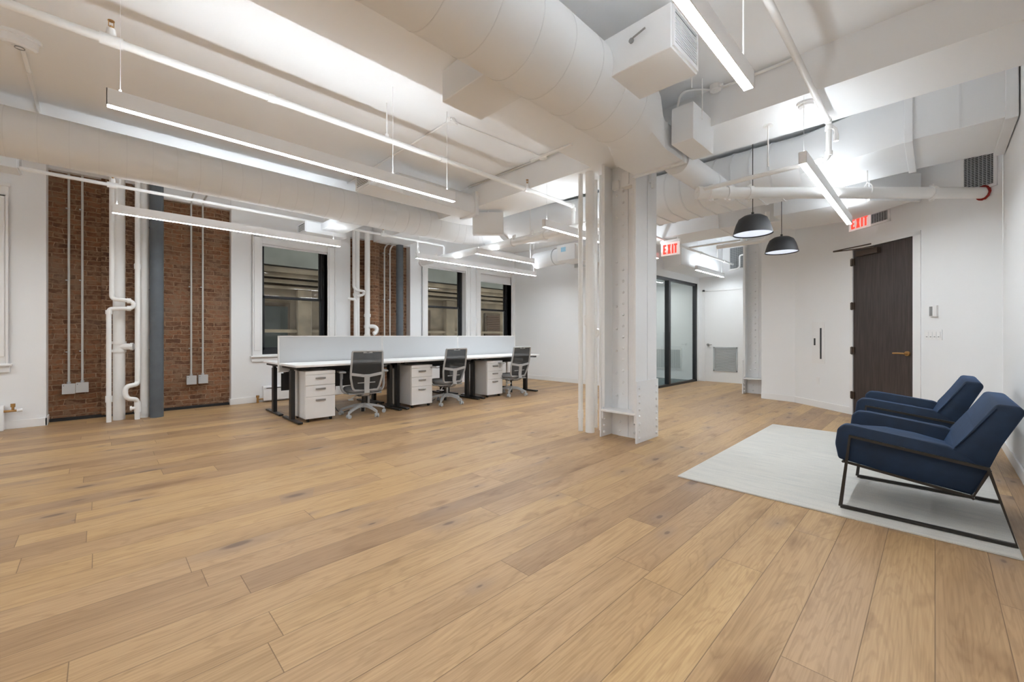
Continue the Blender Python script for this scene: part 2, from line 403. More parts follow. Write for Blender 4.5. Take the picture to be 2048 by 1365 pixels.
# white louvred-door wall
mb = MB().box((10.6, 2.3, 0), (10.75, 3.12, HC)).box((10.6, 3.99, 0), (10.75, 7.2, HC)).box((10.6, 3.12, 2.21), (10.75, 3.99, HC))
struct('wall_far', mb, 'wall', 'white wall holding the louvred door')
# soffit over the glass partition
mb = MB().prism([(8.29, 3.57), (10.6, 3.57), (10.6, 4.12), (8.63, 4.12)], 2.55, HC, 'z').box((8.0, 4.12, 2.40), (10.6, 4.30, HC))
struct('trim_3', mb, 'wall', 'dropped white soffit over the glass partition')
# meeting room
struct('wall_meeting', MB().box((8.12, 7.0, 0), (10.6, 7.12, 2.5)), 'wall', 'white far wall of the meeting room')
struct('ceiling_meeting', MB().box((8.12, 4.3, 2.45), (10.6, 7.0, 2.52)), 'ceil', 'meeting room ceiling')
struct('floor_meeting', MB().box((8.12, 4.22, 0), (10.6, 7.0, .006)), 'carpet', 'blue grey meeting room carpet')
# ---- window wall.  piers: left of brick y=7.8, right of brick y=8.0
def wall_with_holes(x0, x1, y, z1, holes, th=.32):
    mb = MB(); xs = x0
    for (a, b, za, zb) in holes:
        mb.box((xs, y, 0), (a, y+th, z1)); mb.box((a, y, 0), (b, y+th, za)); mb.box((a, y, zb), (b, y+th, z1)); xs = b
    mb.box((xs, y, 0), (x1, y+th, z1)); return mb
WZ0, WZ1 = .80, 2.78
struct('wall_left', wall_with_holes(-5, -.47, 7.8, HC, [(-1.95, -.92, WZ0, WZ1)], .45), 'wall', 'white window wall left of the brick')
struct('wall_window', wall_with_holes(1.52, 3.48, 8.0, HC, [(1.96, 3.04, WZ0, WZ1)]), 'wall', 'white window wall between the two brick panels')
struct('wall_window_far', wall_with_holes(4.80, 8.0, 8.0, HC, [(5.24, 6.32, WZ0, WZ1), (6.79, 7.87, WZ0, WZ1)]), 'wall', 'white window wall beyond the second brick panel')
# brick recesses
mb = MB().box((-.47, 8.12, 0), (1.52, 8.3, 3.16)).box((-.47, 8.12, 3.16), (.5, 8.3, 3.28))
struct('wall_brick', mb, 'brick', 'exposed old brick wall panel behind the pipes')
struct('wall_brick_pier', MB().box((.02, 8.03, 0.03), (.34, 8.12, 3.28), .006), 'brick2', 'darker brick strip behind the white pipes')
struct('trim_4', MB().box((-.47, 8.02, 3.28), (.5, 8.3, HC)).box((.5, 8.04, 3.16), (1.52, 8.3, HC)), 'wall', 'white band over the first brick panel')
struct('wall_brick_far', MB().box((3.48, 8.16, 0), (4.80, 8.32, 3.05)), 'brick', 'exposed brick panel between the windows')
struct('wall_brick_far_pier', MB().cyl((3.98, 8.16, 0), (3.98, 8.16, 3.05), .17, n=28), 'brick', 'rounded brick pier between the windows')
struct('trim_5', MB().box((3.48, 8.02, 3.05), (4.80, 8.32, HC)), 'wall', 'white band over the second brick panel')
# black gap at the foot of the brick
struct('baseboard_brick', MB().box((-.47, 8.05, 0), (1.52, 8.12, .035)), 'gapblack', 'black strip at the foot of the brick')
# baseboards
struct('baseboard_left', MB().box((-5, 7.785, 0), (-.46, 7.8, .10), .003).box((-.475, 7.785, 0), (-.46, 8.1, .10)), 'trim')
struct('baseboard_window', MB().box((1.515, 7.985, 0), (3.485, 8.0, .10), .003).box((1.505, 7.985, 0), (1.52, 8.1, .10)), 'trim')
struct('baseboard_window_far', MB().box((4.79, 7.985, 0), (8.0, 8.0, .10), .003), 'trim')
struct('baseboard_back', MB().box((7.985, 4.17, 0), (8.0, 7.985, .10), .003), 'trim')
struct('baseboard_right', MB().box((-5, -.48, 0), (6.46, -.465, .10), .003), 'trim')
mb = MB(); dbox(mb, -1.115, -.04, .014, 0, 0, .10); dbox(mb, .94, 1.71, .014, 0, 0, .10)
mb.prism([(8.338, 1.659), (8.445, 2.187), (8.431, 2.19), (8.324, 1.662)], 0, .10, 'z')
struct('baseboard_door', mb, 'trim')
struct('baseboard_far', MB().box((10.585, 4.0, 0), (10.6, 4.14, .10), .003), 'trim')

# ---- windows
def window(n, x0, x1, y, shade, label, zs=2.66):
    W = sempty('window_%d' % n, label, ((x0+x1)/2, y, WZ0))
    f = .045; yo = y+.14
    fr = MB()
    fr.box((x0, yo, WZ0), (x0+f, yo+.11, WZ1)).box((x1-f, yo, WZ0), (x1, yo+.11, WZ1)).box((x0, yo, WZ1-f), (x1, yo+.11, WZ1)).box((x0, yo, WZ0), (x1, yo+.11, WZ0+.07))
    fo = fr.build('window_frame', 'frame_black', W)
    zm = 1.815
    lo = MB(); a, b = x0+f, x1-f; g = .035
    lo.box((a, yo+.02, WZ0+.07), (a+g, yo+.055, zm)).box((b-g, yo+.02, WZ0+.07), (b, yo+.055, zm)).box((a, yo+.02, zm-.04), (b, yo+.055, zm)).box((a, yo+.02, WZ0+.07), (b, yo+.055, WZ0+.12))
    l_ = lo.build('lower_sash', 'frame_black', W)
    MB().box((a+g, yo+.036, WZ0+.12), (b-g, yo+.04, zm-.04)).build('pane', 'glass', l_)
    up = MB(); up.box((a, yo+.06, zm-.04), (a+g, yo+.095, WZ1-f)).box((b-g, yo+.06, zm-.04), (b, yo+.095, WZ1-f)).box((a, yo+.06, WZ1-f-.04), (b, yo+.095, WZ1-f)).box((a, yo+.06, zm-.045), (b, yo+.095, zm+.005))
    u_ = up.build('upper_sash', 'frame_black', W)
    MB().box((a+g, yo+.076, zm), (b-g, yo+.08, WZ1-f-.04)).build('pane', 'glass', u_)
    # white reveals, casing, sill, apron
    c = MB()
    c.box((x0-.02, y-.0, WZ0), (x0, y+.15, WZ1)).box((x1, y, WZ0), (x1+.02, y+.15, WZ1))
    cw = .15
    for s_, xa in ((-1, x0), (1, x1)):
        A = xa-cw if s_ < 0 else xa; B = xa if s_ < 0 else xa+cw
        c.box((A, y-.022, WZ0-.02), (B, y, WZ1+.02), .004)
        c.box((A+.03, y-.032, WZ0+.07), (B-.03, y-.018, WZ1), .004)
        e = A if s_ < 0 else B-.022
        c.box((e, y-.04, WZ0-.02), (e+.022, y, WZ1+.02), .004)
    c.box((x0-cw, y-.022, WZ1), (x1+cw, y, WZ1+.14), .004).box((x0-cw-.02, y-.05, WZ1+.12), (x1+cw+.02, y, WZ1+.16), .006)
    c.build('window_casing', 'trim', W)
    sl = MB().box((x0-cw-.03, y-.06, WZ0-.045), (x1+cw+.03, y+.15, WZ0-.015), .008).box((x0-cw-.01, y-.03, WZ0-.12), (x1+cw+.01, y, WZ0-.045), .006)
    sl.build('window_sill', 'trim', W)
    # roller shade
    sh = MB().box((x0-.01, y+.02, shade), (x1+.01, y+.026, WZ1)).box((x0-.015, y+.012, shade-.022), (x1+.015, y+.034, shade), .004)
    s2 = sh.build('roller_shade', 'shadecloth', W)
    MB().box((x0-.01, y-.012, WZ1-.10), (x1+.01, y+.06, WZ1), .005).build('shade_cassette', 'trim', s2)
    return W
window(1, -1.95, -.92, 7.8, 2.2, 'tall sash window at the left edge')
window(2, 1.96, 3.04, 8.0, 2.665, 'tall black sash window left of the narrow brick panel')
window(3, 5.24, 6.32, 8.0, 2.665, 'black sash window right of the narrow brick panel')
window(4, 6.79, 7.87, 8.0, 2.50, 'black sash window nearest the back wall, shade part lowered')

# ================================================================== OUTSIDE (seen through the windows)
b = thing('stone_building', 'brown stone building across the narrow street, seen through the windows', 'building', (5, 11.2, 0))
MB().box((-6, 11.6, -6), (22, 12.2, 16)).build('facade_wall', 'stone', b)
mb = MB()
for z, h, d in ((2.55, .10, .5), (2.65, .12, .62), (2.42, .08, .38), (2.3, .06, .25), (1.2, .08, .15), (3.4, .1, .2)):
    mb.box((-6, 11.6-d, z), (22, 11.6, z+h), .01)
mb.build('cornice', 'stone', b)
MB().box((-6, 10.9, 2.80), (22, 11.6, 3.35)).build('soffit_band', 'stone_grey', b)
k = 0
for x in (2.2, 3.6, 6.2, 8.2, 9.4, 11.2, 12.6, 14.6):
    MB().box((x, 11.38, -3), (x+.34, 11.6, 2.3), .02).build('pilaster', 'stone', b)
for x in (2.7, 4.3, 6.9, 10.0, 11.9, 13.3):
    f = MB().box((x, 11.50, -.6), (x+.75, 11.6, 1.95), .01).build('window', 'stone_dark', b)
    g = MB()
    if x > 6:
        for i in range(36): g.box((x+.06, 11.47, -.5+i*.066), (x+.69, 11.5, -.46+i*.066))
        g.build('louver', 'louver_brown', f)
    else:
        g.box((x+.07, 11.46, -.5), (x+.68, 11.49, 1.85)); g.build('pane', 'out_glass', f)

# ================================================================== DOORS
d = sempty('door_1', 'tall dark walnut veneer door with bronze lever', dw(.42, 0, 0))
mb = MB(); dbox(mb, .005, .835, -.002, -.045, .008, 2.33); mb.build('door_leaf', 'walnut', d)
mb = MB(); dbox(mb, -.045, 0, .012, -.12, 0, 2.38); dbox(mb, .84, .93, .012, -.12, 0, 2.38); dbox(mb, -.045, .93, .012, -.12, 2.335, 2.385)
mb.build('door_frame', 'trim', d)
for z in (.28, .91, 1.54, 2.16):
    mb = MB(); mb.cyl(dw(-.004, .016, z-.055), dw(-.004, .016, z+.055), .009, n=10); dbox(mb, -.03, .03, .015, 0, z-.05, z+.05)
    mb.build('hinge', 'bronze', d)
mb = MB(); mb.cyl(dw(.775, 0, .90), dw(.775, .02, .90), .03, n=20); mb.cyl(dw(.775, .02, .90), dw(.775, .06, .90), .011, n=12)
mb.tube([dw(.78, .06, .90), dw(.70, .065, .902), dw(.64, .06, .898)], .011, 10)
mb.build('lever_handle', 'brass', d)
mb = MB(); dbox(mb, .10, .42, .055, -.002, 2.22, 2.29); mb.build('door_closer', 'bronze', d)
mb = MB(); mb.tube([dw(.36, .05, 2.30), dw(-.02, .28, 2.31)], .008, 8); mb.tube([dw(-.02, .28, 2.315), dw(.30, .02, 2.36)], .008, 8)
mb.build('closer_arm', 'bronze', d)

d = sempty('door_2', 'white door with louvred vent at the end of the passage', (10.6, 3.55, 0))
MB().box((10.60, 3.13, .008), (10.64, 3.98, 2.205)).build('door_leaf', 'trim', d)
MB().box((10.585, 3.98, 0), (10.66, 4.03, 2.25)).box((10.585, 3.08, 0), (10.66, 3.13, 2.25)).box((10.585, 3.08, 2.205), (10.66, 4.03, 2.25)).build('door_frame', 'trim', d)
lv = MB().box((10.585, 3.24, .27), (10.6, 3.78, .30)).box((10.585, 3.24, .82), (10.6, 3.78, .85)).box((10.585, 3.24, .27), (10.6, 3.27, .85)).box((10.585, 3.75, .27), (10.6, 3.78, .85))
for i in range(26): lv.obox((10.592, 3.51, .305+i*.0202), .014, .48, .004, ry=.6)
lv.build('louver_vent', 'grill', d)
MB().cyl((10.6, 3.90, .90), (10.575, 3.90, .90), .032).cyl((10.575, 3.90, .90), (10.55, 3.90, .90), .010).tube([(10.55, 3.905, .90), (10.55, 3.80, .90)], .009, 8).build('lever_handle', 'handle', d)

# ---- glass partition
gp = thing('glass_partition', 'black framed glass sliding wall of the meeting room', 'partition', (9.3, 4.17, 0))
mb = MB().box((8.0, 4.13, 0), (10.5, 4.21, .05)).box((8.0, 4.13, 2.34), (10.5, 4.21, 2.40)).box((10.42, 4.13, 0), (10.5, 4.21, 2.4)).box((8.0, 4.13, 0), (8.04, 4.21, 2.4))
mb.build('frame', 'frame_black', gp)
MB().box((8.93, 4.12, .05), (9.02, 4.22, 2.34)).build('mullion', 'frame_black', gp)
MB().box((8.04, 4.168, .05), (8.93, 4.174, 2.34)).build('pane', 'clear', gp)
MB().box((9.02, 4.168, .05), (10.42, 4.174, 2.34)).build('pane', 'clear', gp)
MB().box((8.90, 4.10, .80), (8.925, 4.125, 1.2), .004).build('pull_handle', 'frame_black', gp)
struct('trim_6', MB().box((10.5, 4.12, 0), (10.6, 4.22, 2.4)), 'wall', 'white post at the end of the glass partition')
# meeting room contents
c = thing('meeting_chair', 'cream high-backed swivel chair behind the glass partition', 'chair', (8.62, 5.1, 0), 2.2, local=True)
mb = MB()
mb.loft([[(-.21, -.22, .50), (.21, -.22, .50), (.21, -.17, .50), (-.21, -.17, .50)], [(-.23, -.27, .75), (.23, -.27, .75), (.22, -.21, .75), (-.22, -.21, .75)], [(-.19, -.33, 1.02), (.19, -.33, 1.02), (.18, -.28, 1.02), (-.18, -.28, 1.02)]])
mb.build('backrest', 'cream', c)
MB().box((-.24, -.2, .42), (.24, .24, .50), .03, 3).build('seat', 'cream', c)
for s_ in (-1, 1): MB().tube([(s_*.25, -.22, .62), (s_*.27, -.05, .66), (s_*.27, .12, .62), (s_*.25, .1, .45), (s_*.2, -.1, .41)], .014, 8, .05).build('armrest', 'black', c)
mb = MB().cyl((0, 0, .09), (0, 0, .42), .025)
for i in range(5):
    a = i*2*PI/5; mb.tube([(0, 0, .10), (.28*math.cos(a), .28*math.sin(a), .07)], .018, 8); mb.cyl((.28*math.cos(a)-.02, .28*math.sin(a), .03), (.28*math.cos(a)+.02, .28*math.sin(a), .03), .03)
mb.build('swivel_base', 'black', c)
v = thing('wall_heater_grille', 'slatted grey grille low on the meeting room wall behind glass', 'vent', (10.59, 5.2, 0))
mb = MB().box((10.58, 4.55, .25), (10.6, 5.3, .8))
mb.build('frame', 'trim', v)
mb = MB()
for i in range(24): mb.box((10.572, 4.59+i*.029, .29), (10.58, 4.60+i*.029, .76))
mb.build('slat', 'grill', v)
tag(MB().box((10.585, 5.35, 1.13), (10.6, 5.42, 1.25), .003).build('wall_switch', 'black_gloss'), 'small dark switch on the meeting room wall behind glass', 'switch')
for x, y, l in ((8.75, 5.0, 'round recessed ceiling light nearest the partition mullion in the meeting room'), (9.8, 5.0, 'round recessed ceiling light above the wide glass pane in the meeting room'), (9.3, 6.2, 'round recessed ceiling light deepest in the meeting room')):
    t = thing('recessed_light', l, 'ceiling light', (x, y, 2.45), group='meeting room downlights')
    MB().lathe([(.055, -.004), (.075, -.004), (.075, 0), (.055, 0)], (x, y, 2.45), 24, True).build('trim_ring', 'trim', t)
    MB().cyl((x, y, 2.446), (x, y, 2.450), .054).build('lens', 'downlight', t)

# ================================================================== STEEL COLUMNS
def rivet(mb, c, n, r=.016):
    mb.ball(Vector(c), r, 8)
def column(name, x0, y0, label, full=True):
    """built-up riveted column: two channels facing -x, near flange at y0, far flange at y0+.435"""
    t = thing(name, label, 'column', (x0+.23, y0+.22, 0))
    y1 = y0+.435; ztop = 3.02
    m = MB()   # shaft: flange plates and web
    m.box((x0+.01, y0+.012, .2), (x0+.455, y0+.03, ztop), .002).box((x0+.01, y1-.03, .2), (x0+.455, y1-.012, ztop), .002)
    m.box((x0+.20, y0+.03, 0), (x0+.225, y1-.03, ztop))
    m.box((x0+.19, y0+.20, .0), (x0+.20, y0+.325, ztop)).box((x0+.19, y0+.03, .0), (x0+.20, y0+.195, ztop))
    m.box((x0+.01, y0+.03, .33), (x0+.022, y0+.05, ztop)).box((x0+.01, y1-.05, .33), (x0+.022, y1-.03, ztop))
    m.build('shaft', 'steel_paint', t)
    # cover plates with a seam on the flange
    m = MB().box((x0+.0, y0+.002, .64), (x0+.245, y0+.012, ztop), .002).box((x0+.255, y0+.002, .64), (x0+.46, y0+.012, ztop), .002)
    m.build('flange_plate', 'steel_paint', t)
    # base plates
    m = MB().box((x0-.01, y0-.014, 0), (x0+.47, y0+.004, .645), .002)
    for z in [0.05+.075*i for i in range(8)]:
        for x in (x0+.045, x0+.42): rivet(m, (x, y0-.014, z), None)
    m.build('base_plate', 'steel_paint', t)
    m = MB().box((x0-.01, y1-.016, 0), (x0+.47, y1, .645), .002)
    for z in [0.05+.075*i for i in range(4)]: rivet(m, (x0+.05, y1-.02, z), None)
    m.build('base_plate', 'steel_paint', t)
    # shelf angle
    m = MB().box((x0-.01, y0+.004, .285), (x0+.2, y1-.016, .31), .004)
    m.build('shelf_angle', 'steel_paint', t)
    # angle cleats and rivets on the web
    m = MB()
    for z in [.06, .16]: rivet(m, (x0+.19, y0+.12, z), None); rivet(m, (x0+.19, y0+.30, z), None)
    z = .42; i = 0
    while z < 2.7:
        rivet(m, (x0+.19, y0+.14+(i % 2)*.0, z), None, .015); rivet(m, (x0+.19, y0+.26, z+.06), None, .015)
        if i % 2 == 0: rivet(m, (x0+.19, y0+.345, z+.03), None, .015)
        z += .125; i += 1
    m.build('rivet_rows', 'steel_paint', t)
    if full:
        m = MB().box((x0+.10, y0+.05, 2.74), (x0+.2, y0+.23, 2.90), .003).box((x0+.09, y0+.135, 2.76), (x0+.10, y0+.155, 2.98)).box((x0+.15, y0+.30, 2.76), (x0+.2, y0+.38, 2.86), .003)
        m.build('cap_bracket', 'steel_paint', t)
        m = MB().box((x0+.28, y0-.03, 2.78), (x0+.36, y0+.0, 2.95), .004).cyl((x0+.30, y0-.03, 2.72), (x0+.30, y0-.03, 2.79), .016, n=8)
        m.build('side_bracket', 'steel_paint', t)
    return t
column('steel_column', 3.96, 2.18, 'large riveted white steel column standing in the middle of the room')
column('steel_column', 8.84, 2.185, 'riveted white steel column half built into the wall by the white door', False)

# cove plaster at the head of the main column
# ------------------------------------------------ risers beside the column
def riser(name, x, y, r, z0, z1, label, cps=(), group=None, cat='pipe'):
    t = thing(name, label, cat, (x, y, z0), group=group)
    MB().cyl((x, y, z0), (x, y, z1), r, n=24).build('pipe', 'pipe', t)
    for z, h in cps: MB().cyl((x, y, z-h/2), (x, y, z+h/2), r*1.22, n=24).build('coupling', 'pipe', t)
    return t
G = 'risers beside the steel column'
riser('riser_pipe', 4.035, 2.935, .027, 0, 3.02, 'thin white riser pipe leftmost beside the central steel column', [(.20, .09)], G)
riser('riser_pipe', 4.06, 2.82, .052, 0, 3.02, 'thickest white riser pipe beside the central steel column', [(1.30, .12)], G)
t = riser('riser_pipe', 4.32, 2.922, .027, 0, 3.02, 'white riser pipe with an offset elbow, behind the thick riser', [(.25, .07), (1.0, .05)], G)
MB().tube([(4.32, 2.922, 1.12), (4.32, 2.89, 1.14), (4.31, 2.865, 1.20)], .027, 12, .02).build('elbow', 'pipe', t)
riser('riser_pipe', 4.235, 2.785, .022, 0, 3.02, 'thin white riser pipe right against the central steel column', [(.72, .09)], G)

# ================================================================== PIPES AT THE BRICK PANELS
G = 'pipes in front of the wide brick panel'
# tall pipe with the hairpin loop (left)
t = thing('heating_riser', 'slim white riser with a hairpin loop on the wide brick panel', 'pipe', (.12, 7.52, 0), group=G)
MB().tube([(.118, 7.52, 3.3), (.118, 7.52, 1.60), (.30, 7.46, 1.58), (.335, 7.46, 1.53), (.30, 7.46, 1.48), (.10, 7.52, 1.47), (.09, 7.52, 1.42), (.09, 7.52, 0)], .026, 14, .045).build('pipe', 'pipe', t)
for p, q in (((.09, 7.52, .26), (.09, 7.52, .34)), ((.26, 7.46, 1.58), (.30, 7.46, 1.58)), ((.26, 7.46, 1.48), (.30, 7.46, 1.48)), ((.09, 7.52, 1.40), (.09, 7.52, 1.45))):
    MB().cyl(p, q, .034, n=16).build('fitting', 'pipe', t)
t = thing('soil_stack', 'thick white riser pipe with a clean-out fitting behind the hairpin pipe', 'pipe', (.19, 7.66, 0), group=G)
MB().cyl((.19, 7.66, 0), (.19, 7.66, 3.3), .062, n=28).build('pipe', 'pipe', t)
MB().cyl((.19, 7.66, .90), (.19, 7.66, .935), .074).cyl((.19, 7.66, 1.01), (.19, 7.66, 1.045), .074).tube([(.20, 7.64, .975), (.30, 7.60, .975)], .042, 16).cyl((.30, 7.60, .975), (.33, 7.59, .975), .05, n=8).build('clean_out', 'pipe', t)
t = thing('drain_riser', 'white riser with an S-shaped offset near the floor beside the grey pipe', 'pipe', (.36, 7.52, 0), group=G)
MB().tube([(.368, 7.52, 3.3), (.368, 7.52, .50), (.355, 7.50, .47), (.27, 7.48, .455), (.245, 7.48, .42), (.245, 7.48, .34), (.27, 7.48, .29), (.35, 7.50, .27), (.365, 7.52, .23), (.365, 7.52, 0)], .029, 14, .04).build('pipe', 'pipe', t)
for z in (2.05, .20, .13): MB().cyl((.368, 7.52, z-.035), (.368, 7.52, z+.035), .036).build('coupling', 'pipe', t)
MB().cyl((.30, 7.50, .155), (.368, 7.52, .155), .02).cyl((.29, 7.50, .155), (.31, 7.50, .155), .03).build('drain_plug', 'pipe', t)
t = riser('soil_stack', .447, 7.64, .048, 0, 3.3, 'white riser pipe standing directly left of the grey insulated pipe', [(.10, .10)], G)
def insulated(x, y, r, label):
    t = thing('insulated_pipe', label, 'pipe', (x, y, 0))
    MB().cyl((x, y, 0), (x, y, 3.3), r, n=32).build('jacket', 'tarpaper', t)
    for z in (.93, 1.75, 2.6): MB().cyl((x, y, z-.008), (x, y, z+.008), r+.0035, n=32).build('seam_band', 'tarpaper', t)
insulated(.565, 7.55, .076, 'fat dark grey insulated pipe on the wide brick panel')
# conduits and boxes on the wide brick panel
def conduit(x, y, z0, z1, label, group, bend=None, box=True, bw=.118, r=.0125):
    if box:
        t = thing('junction_box', 'galvanised junction box '+label[0], 'electrical box', (x, y, z0-.065), group=group+' boxes')
        MB().box((x-bw/2, y-.05, z0-.13), (x+bw/2, y+.02, z0), .004).build('box_body', 'jbox', t)
        MB().box((x-bw/2-.002, y-.054, z0-.132), (x+bw/2+.002, y-.05, z0+.002), .001).build('cover_plate', 'jbox', t)
        MB().cyl((x-bw*.38, y-.057, z0-.02), (x-bw*.38, y-.054, z0-.02), .005, n=8).build('screw', 'black', t)
    t = thing('conduit', 'thin metal conduit '+label[1], 'conduit', (x, y, z0), group=group)
    pts = [(x, y, z0), (x, y, z1)]
    if bend: pts += [bend]
    MB().tube(pts, r, 10, .12 if bend else 0).build('tube', 'conduit', t)
    MB().cyl((x, y, z0), (x, y, z0+.025), r*1.5, n=12).build('connector', 'jbox', t)
    zz = z0+.42
    while zz < z1-.1:
        MB().box((x-.03, y-r, zz-.006), (x+.005, y+.03, zz+.006)).build('strap', 'jbox', t); zz += .95
conduit(-.285, 8.06, .485, 3.3, ('leftmost of the four on the wide brick panel', 'leftmost of the four on the wide brick panel'), 'wide brick panel conduits')
conduit(-.160, 8.06, .495, 3.3, ('second from the left on the wide brick panel', 'second from the left on the wide brick panel'), 'wide brick panel conduits')
conduit(1.010, 8.06, .505, 3.22, ('third from the left on the wide brick panel', 'third from the left on the wide brick panel'), 'wide brick panel conduits', (1.03, 7.8, 3.32))
conduit(1.155, 8.06, .510, 3.22, ('rightmost on the wide brick panel', 'rightmost on the wide brick panel'), 'wide brick panel conduits', (1.2, 7.8, 3.32))
# second brick panel
G = 'pipes in front of the narrow brick panel'
def X8(px, y=7.85): return at_y(px, 600, y).x
t = thing('heating_riser', 'slim white riser with side elbows on the narrow brick panel', 'pipe', (X8(708), 7.85, 0), group=G)
xa = X8(707.5); xb = X8(711)
MB().tube([(xa, 7.85, 3.2), (xa, 7.85, 2.06), (xa+.02, 7.80, 2.0), (xa+.17, 7.76, 1.98), (xa+.17, 7.80, 1.92), (xb+.03, 7.84, 1.88)], .026, 14, .03).tube([(xa-.09, 7.9, 1.83), (xb, 7.85, 1.82), (xb, 7.85, 0)], .026, 14, .05).build('pipe', 'pipe', t)
x = X8(717); t = riser('soil_stack', x, 7.93, .056, 0, 3.2, 'thick white riser pipe behind the slim riser, narrow brick panel', [(1.92, .05)], G)
x = X8(736); t = riser('soil_stack', x, 7.88, .052, 0, 3.2, 'white riser with a curved trap fitting on the narrow brick panel', [(1.52, .06), (1.30, .05), (1.12, .05)], G)
MB().tube([(x, 7.86, 1.30), (x+.10, 7.80, 1.31), (x+.16, 7.78, 1.26), (x+.13, 7.78, 1.18), (x+.08, 7.78, 1.16)], .04, 14, .04).build('trap', 'pipe', t)
x = X8(799.5, 7.9)
insulated(x, 7.9, .074, 'dark grey insulated pipe on the narrow brick panel')
for px, l in ((766.5, 'left of the pair on the narrow brick panel'), (777.5, 'right of the pair on the narrow brick panel')):
    x = X8(px, 8.02); conduit(x, 7.97, .5, 2.98, ('', l), 'narrow brick panel conduits', (x+.14, 7.8, 3.06), False, r=.015)

# ================================================================== LINEAR PENDANT LIGHTS
def linear(x0, x1, y, label, cords, z=2.47, group='linear pendant lights'):
    t = thing('linear_light', label, 'pendant light', ((x0+x1)/2, y, z), group=group)
    wd = .027
    m = MB().box((x0, y-wd, z), (x0+.004, y+wd, z+.095)).box((x1-.004, y-wd, z), (x1, y+wd, z+.095)).box((x0, y-wd, z), (x1, y-wd+.004, z+.095)).box((x0, y+wd-.004, z), (x1, y+wd, z+.095)).box((x0+.003, y-wd+.003, z+.04), (x1-.003, y+wd-.003, z+.05))
    m.build('housing', 'fix', t)
    MB().box((x0+.004, y-wd+.004, z+.002), (x1-.004, y+wd-.004, z+.006)).build('diffuser', 'down', t)
    MB().box((x0+.02, y-wd+.008, z+.082), (x1-.02, y+wd-.008, z+.086)).build('upper_diffuser', 'up', t)
    for cx, r in cords:
        MB().cyl((cx, y, z+.09), (cx, y, z+.115), .006, n=8).cyl((cx, y, z+.11), (cx, y, HC), r, n=6).build('cable', 'fix', t)
    return t
linear(.03, 2.55, 3.41, 'long linear pendant light nearest on the left, hung under the sprinkler pipe', [(.09, .0015), (1.87, .0025), (2.46, .003)])
linear(.10, 2.60, 6.34, 'linear pendant light hung in front of the wide brick panel', [(.14, .0015), (2.50, .002)])
linear(3.92, 7.02, 6.34, 'linear pendant light in front of the two far windows', [(3.98, .0015), (6.95, .004)])
linear(.03, 2.535, .718, 'bright linear pendant light overhead at the top right', [(.1, .0015), (2.44, .004)])
linear(3.92, 6.47, .730, 'linear pendant light pointing at the dark door', [(3.97, .0018), (6.27, .004)])
linear(3.92, 6.95, 3.41, 'linear pendant light passing behind the central steel column', [(3.98, .0015), (6.88, .003)])
linear(4.40, 5.80, 5.30, 'short linear pendant light above the back desks', [(4.46, .0015), (5.72, .003)])
linear(8.70, 10.25, 3.44, 'linear pendant light below the soffit near the white door', [(8.76, .002), (10.15, .002)], 2.47)
for y in (.72, 3.41, 6.34):  # unseen fixtures continuing the three rows, added for general fill light
    linear(-3.87, -1.35, y, 'unseen linear pendant light added behind the viewpoint for fill', [(-3.8, .002), (-1.42, .002)], group='unseen linear lights added behind the viewpoint')

# ================================================================== BLACK PENDANTS
def pendant(x, y, z, label):
    t = thing('pendant_lamp', label, 'pendant light', (x, y, z), group='black dome pendant lamps')
    R = .19
    prof = [(0, .205), (.02, .205), (.09, .195), (.135, .165), (.16, .11), (.175, .06), (R, 0), (R-.003, 0), (.172, .058), (.156, .108), (.131, .16), (.088, .19), (0, .2)]
    MB().lathe(prof, (x, y, z), 48).build('lamp_shade', 'shade_black', t)
    MB().cyl((x, y, z+.012), (x, y, z+.016), R-.008, n=48).build('diffuser', 'shade_in', t)
    MB().cyl((x, y, z+.2), (x, y, z+.235), .013).cyl((x, y, z+.2), (x, y, HC), .004, n=8).build('cord', 'black', t)
pendant(4.97, 1.37, 2.205, 'black dome pendant lamp, the nearer and higher of the two')
pendant(6.32, 1.405, 2.205, 'black dome pendant lamp, the farther and lower of the two')

# ================================================================== DUCTS
def ring(mb, c, r, axis, w=.012, n=40):
    a = Vector(axis).normalized(); c = Vector(c); mb.cyl(c-a*w/2, c+a*w/2, r, n=n)
# --- overhead round duct, then transition to rectangular at the beam
dt = thing('round_duct', 'huge round white duct overhead running to the central column', 'duct', (1, 1.713, 2.61))
cy, cz, r = 1.713, 2.872, .262
MB().cyl((-5, cy, cz), (2.95, cy, cz), r, n=56).build('duct_body', 'duct', dt)
x = -1.4
while x < 2.9:
    mb = MB(); ring(mb, (x, cy, cz), r+.0022, (1, 0, 0), .006, 56); mb.build('spiral_seam', 'duct_seam', dt); x += .28
n = 32
def circ(x, cy, cz, r): return [(x, cy+r*math.cos(2*PI*k/n+PI/4), cz+r*math.sin(2*PI*k/n+PI/4)) for k in range(n)]
def rect(x, ya, yb, za, zb):
    P = []; q = n//4
    C = [(yb, zb), (ya, zb), (ya, za), (yb, za)]
    for i in range(4):
        A, B = C[i], C[(i+1) % 4]
        for j in range(q): t_ = j/q; P.append((x, A[0]*(1-t_)+B[0]*t_, A[1]*(1-t_)+B[1]*t_))
    return P
MB().loft([circ(2.95, cy, cz, r), circ(3.02, cy, cz, r), rect(3.52, 1.66, 2.16, 2.76, 3.0), rect(3.90, 1.66, 2.16, 2.76, 3.0)]).build('transition', 'duct', dt, ang=25)
MB().box((3.88, 1.64, 2.74), (3.93, 2.18, 3.015), .004).build('flange', 'duct', dt)
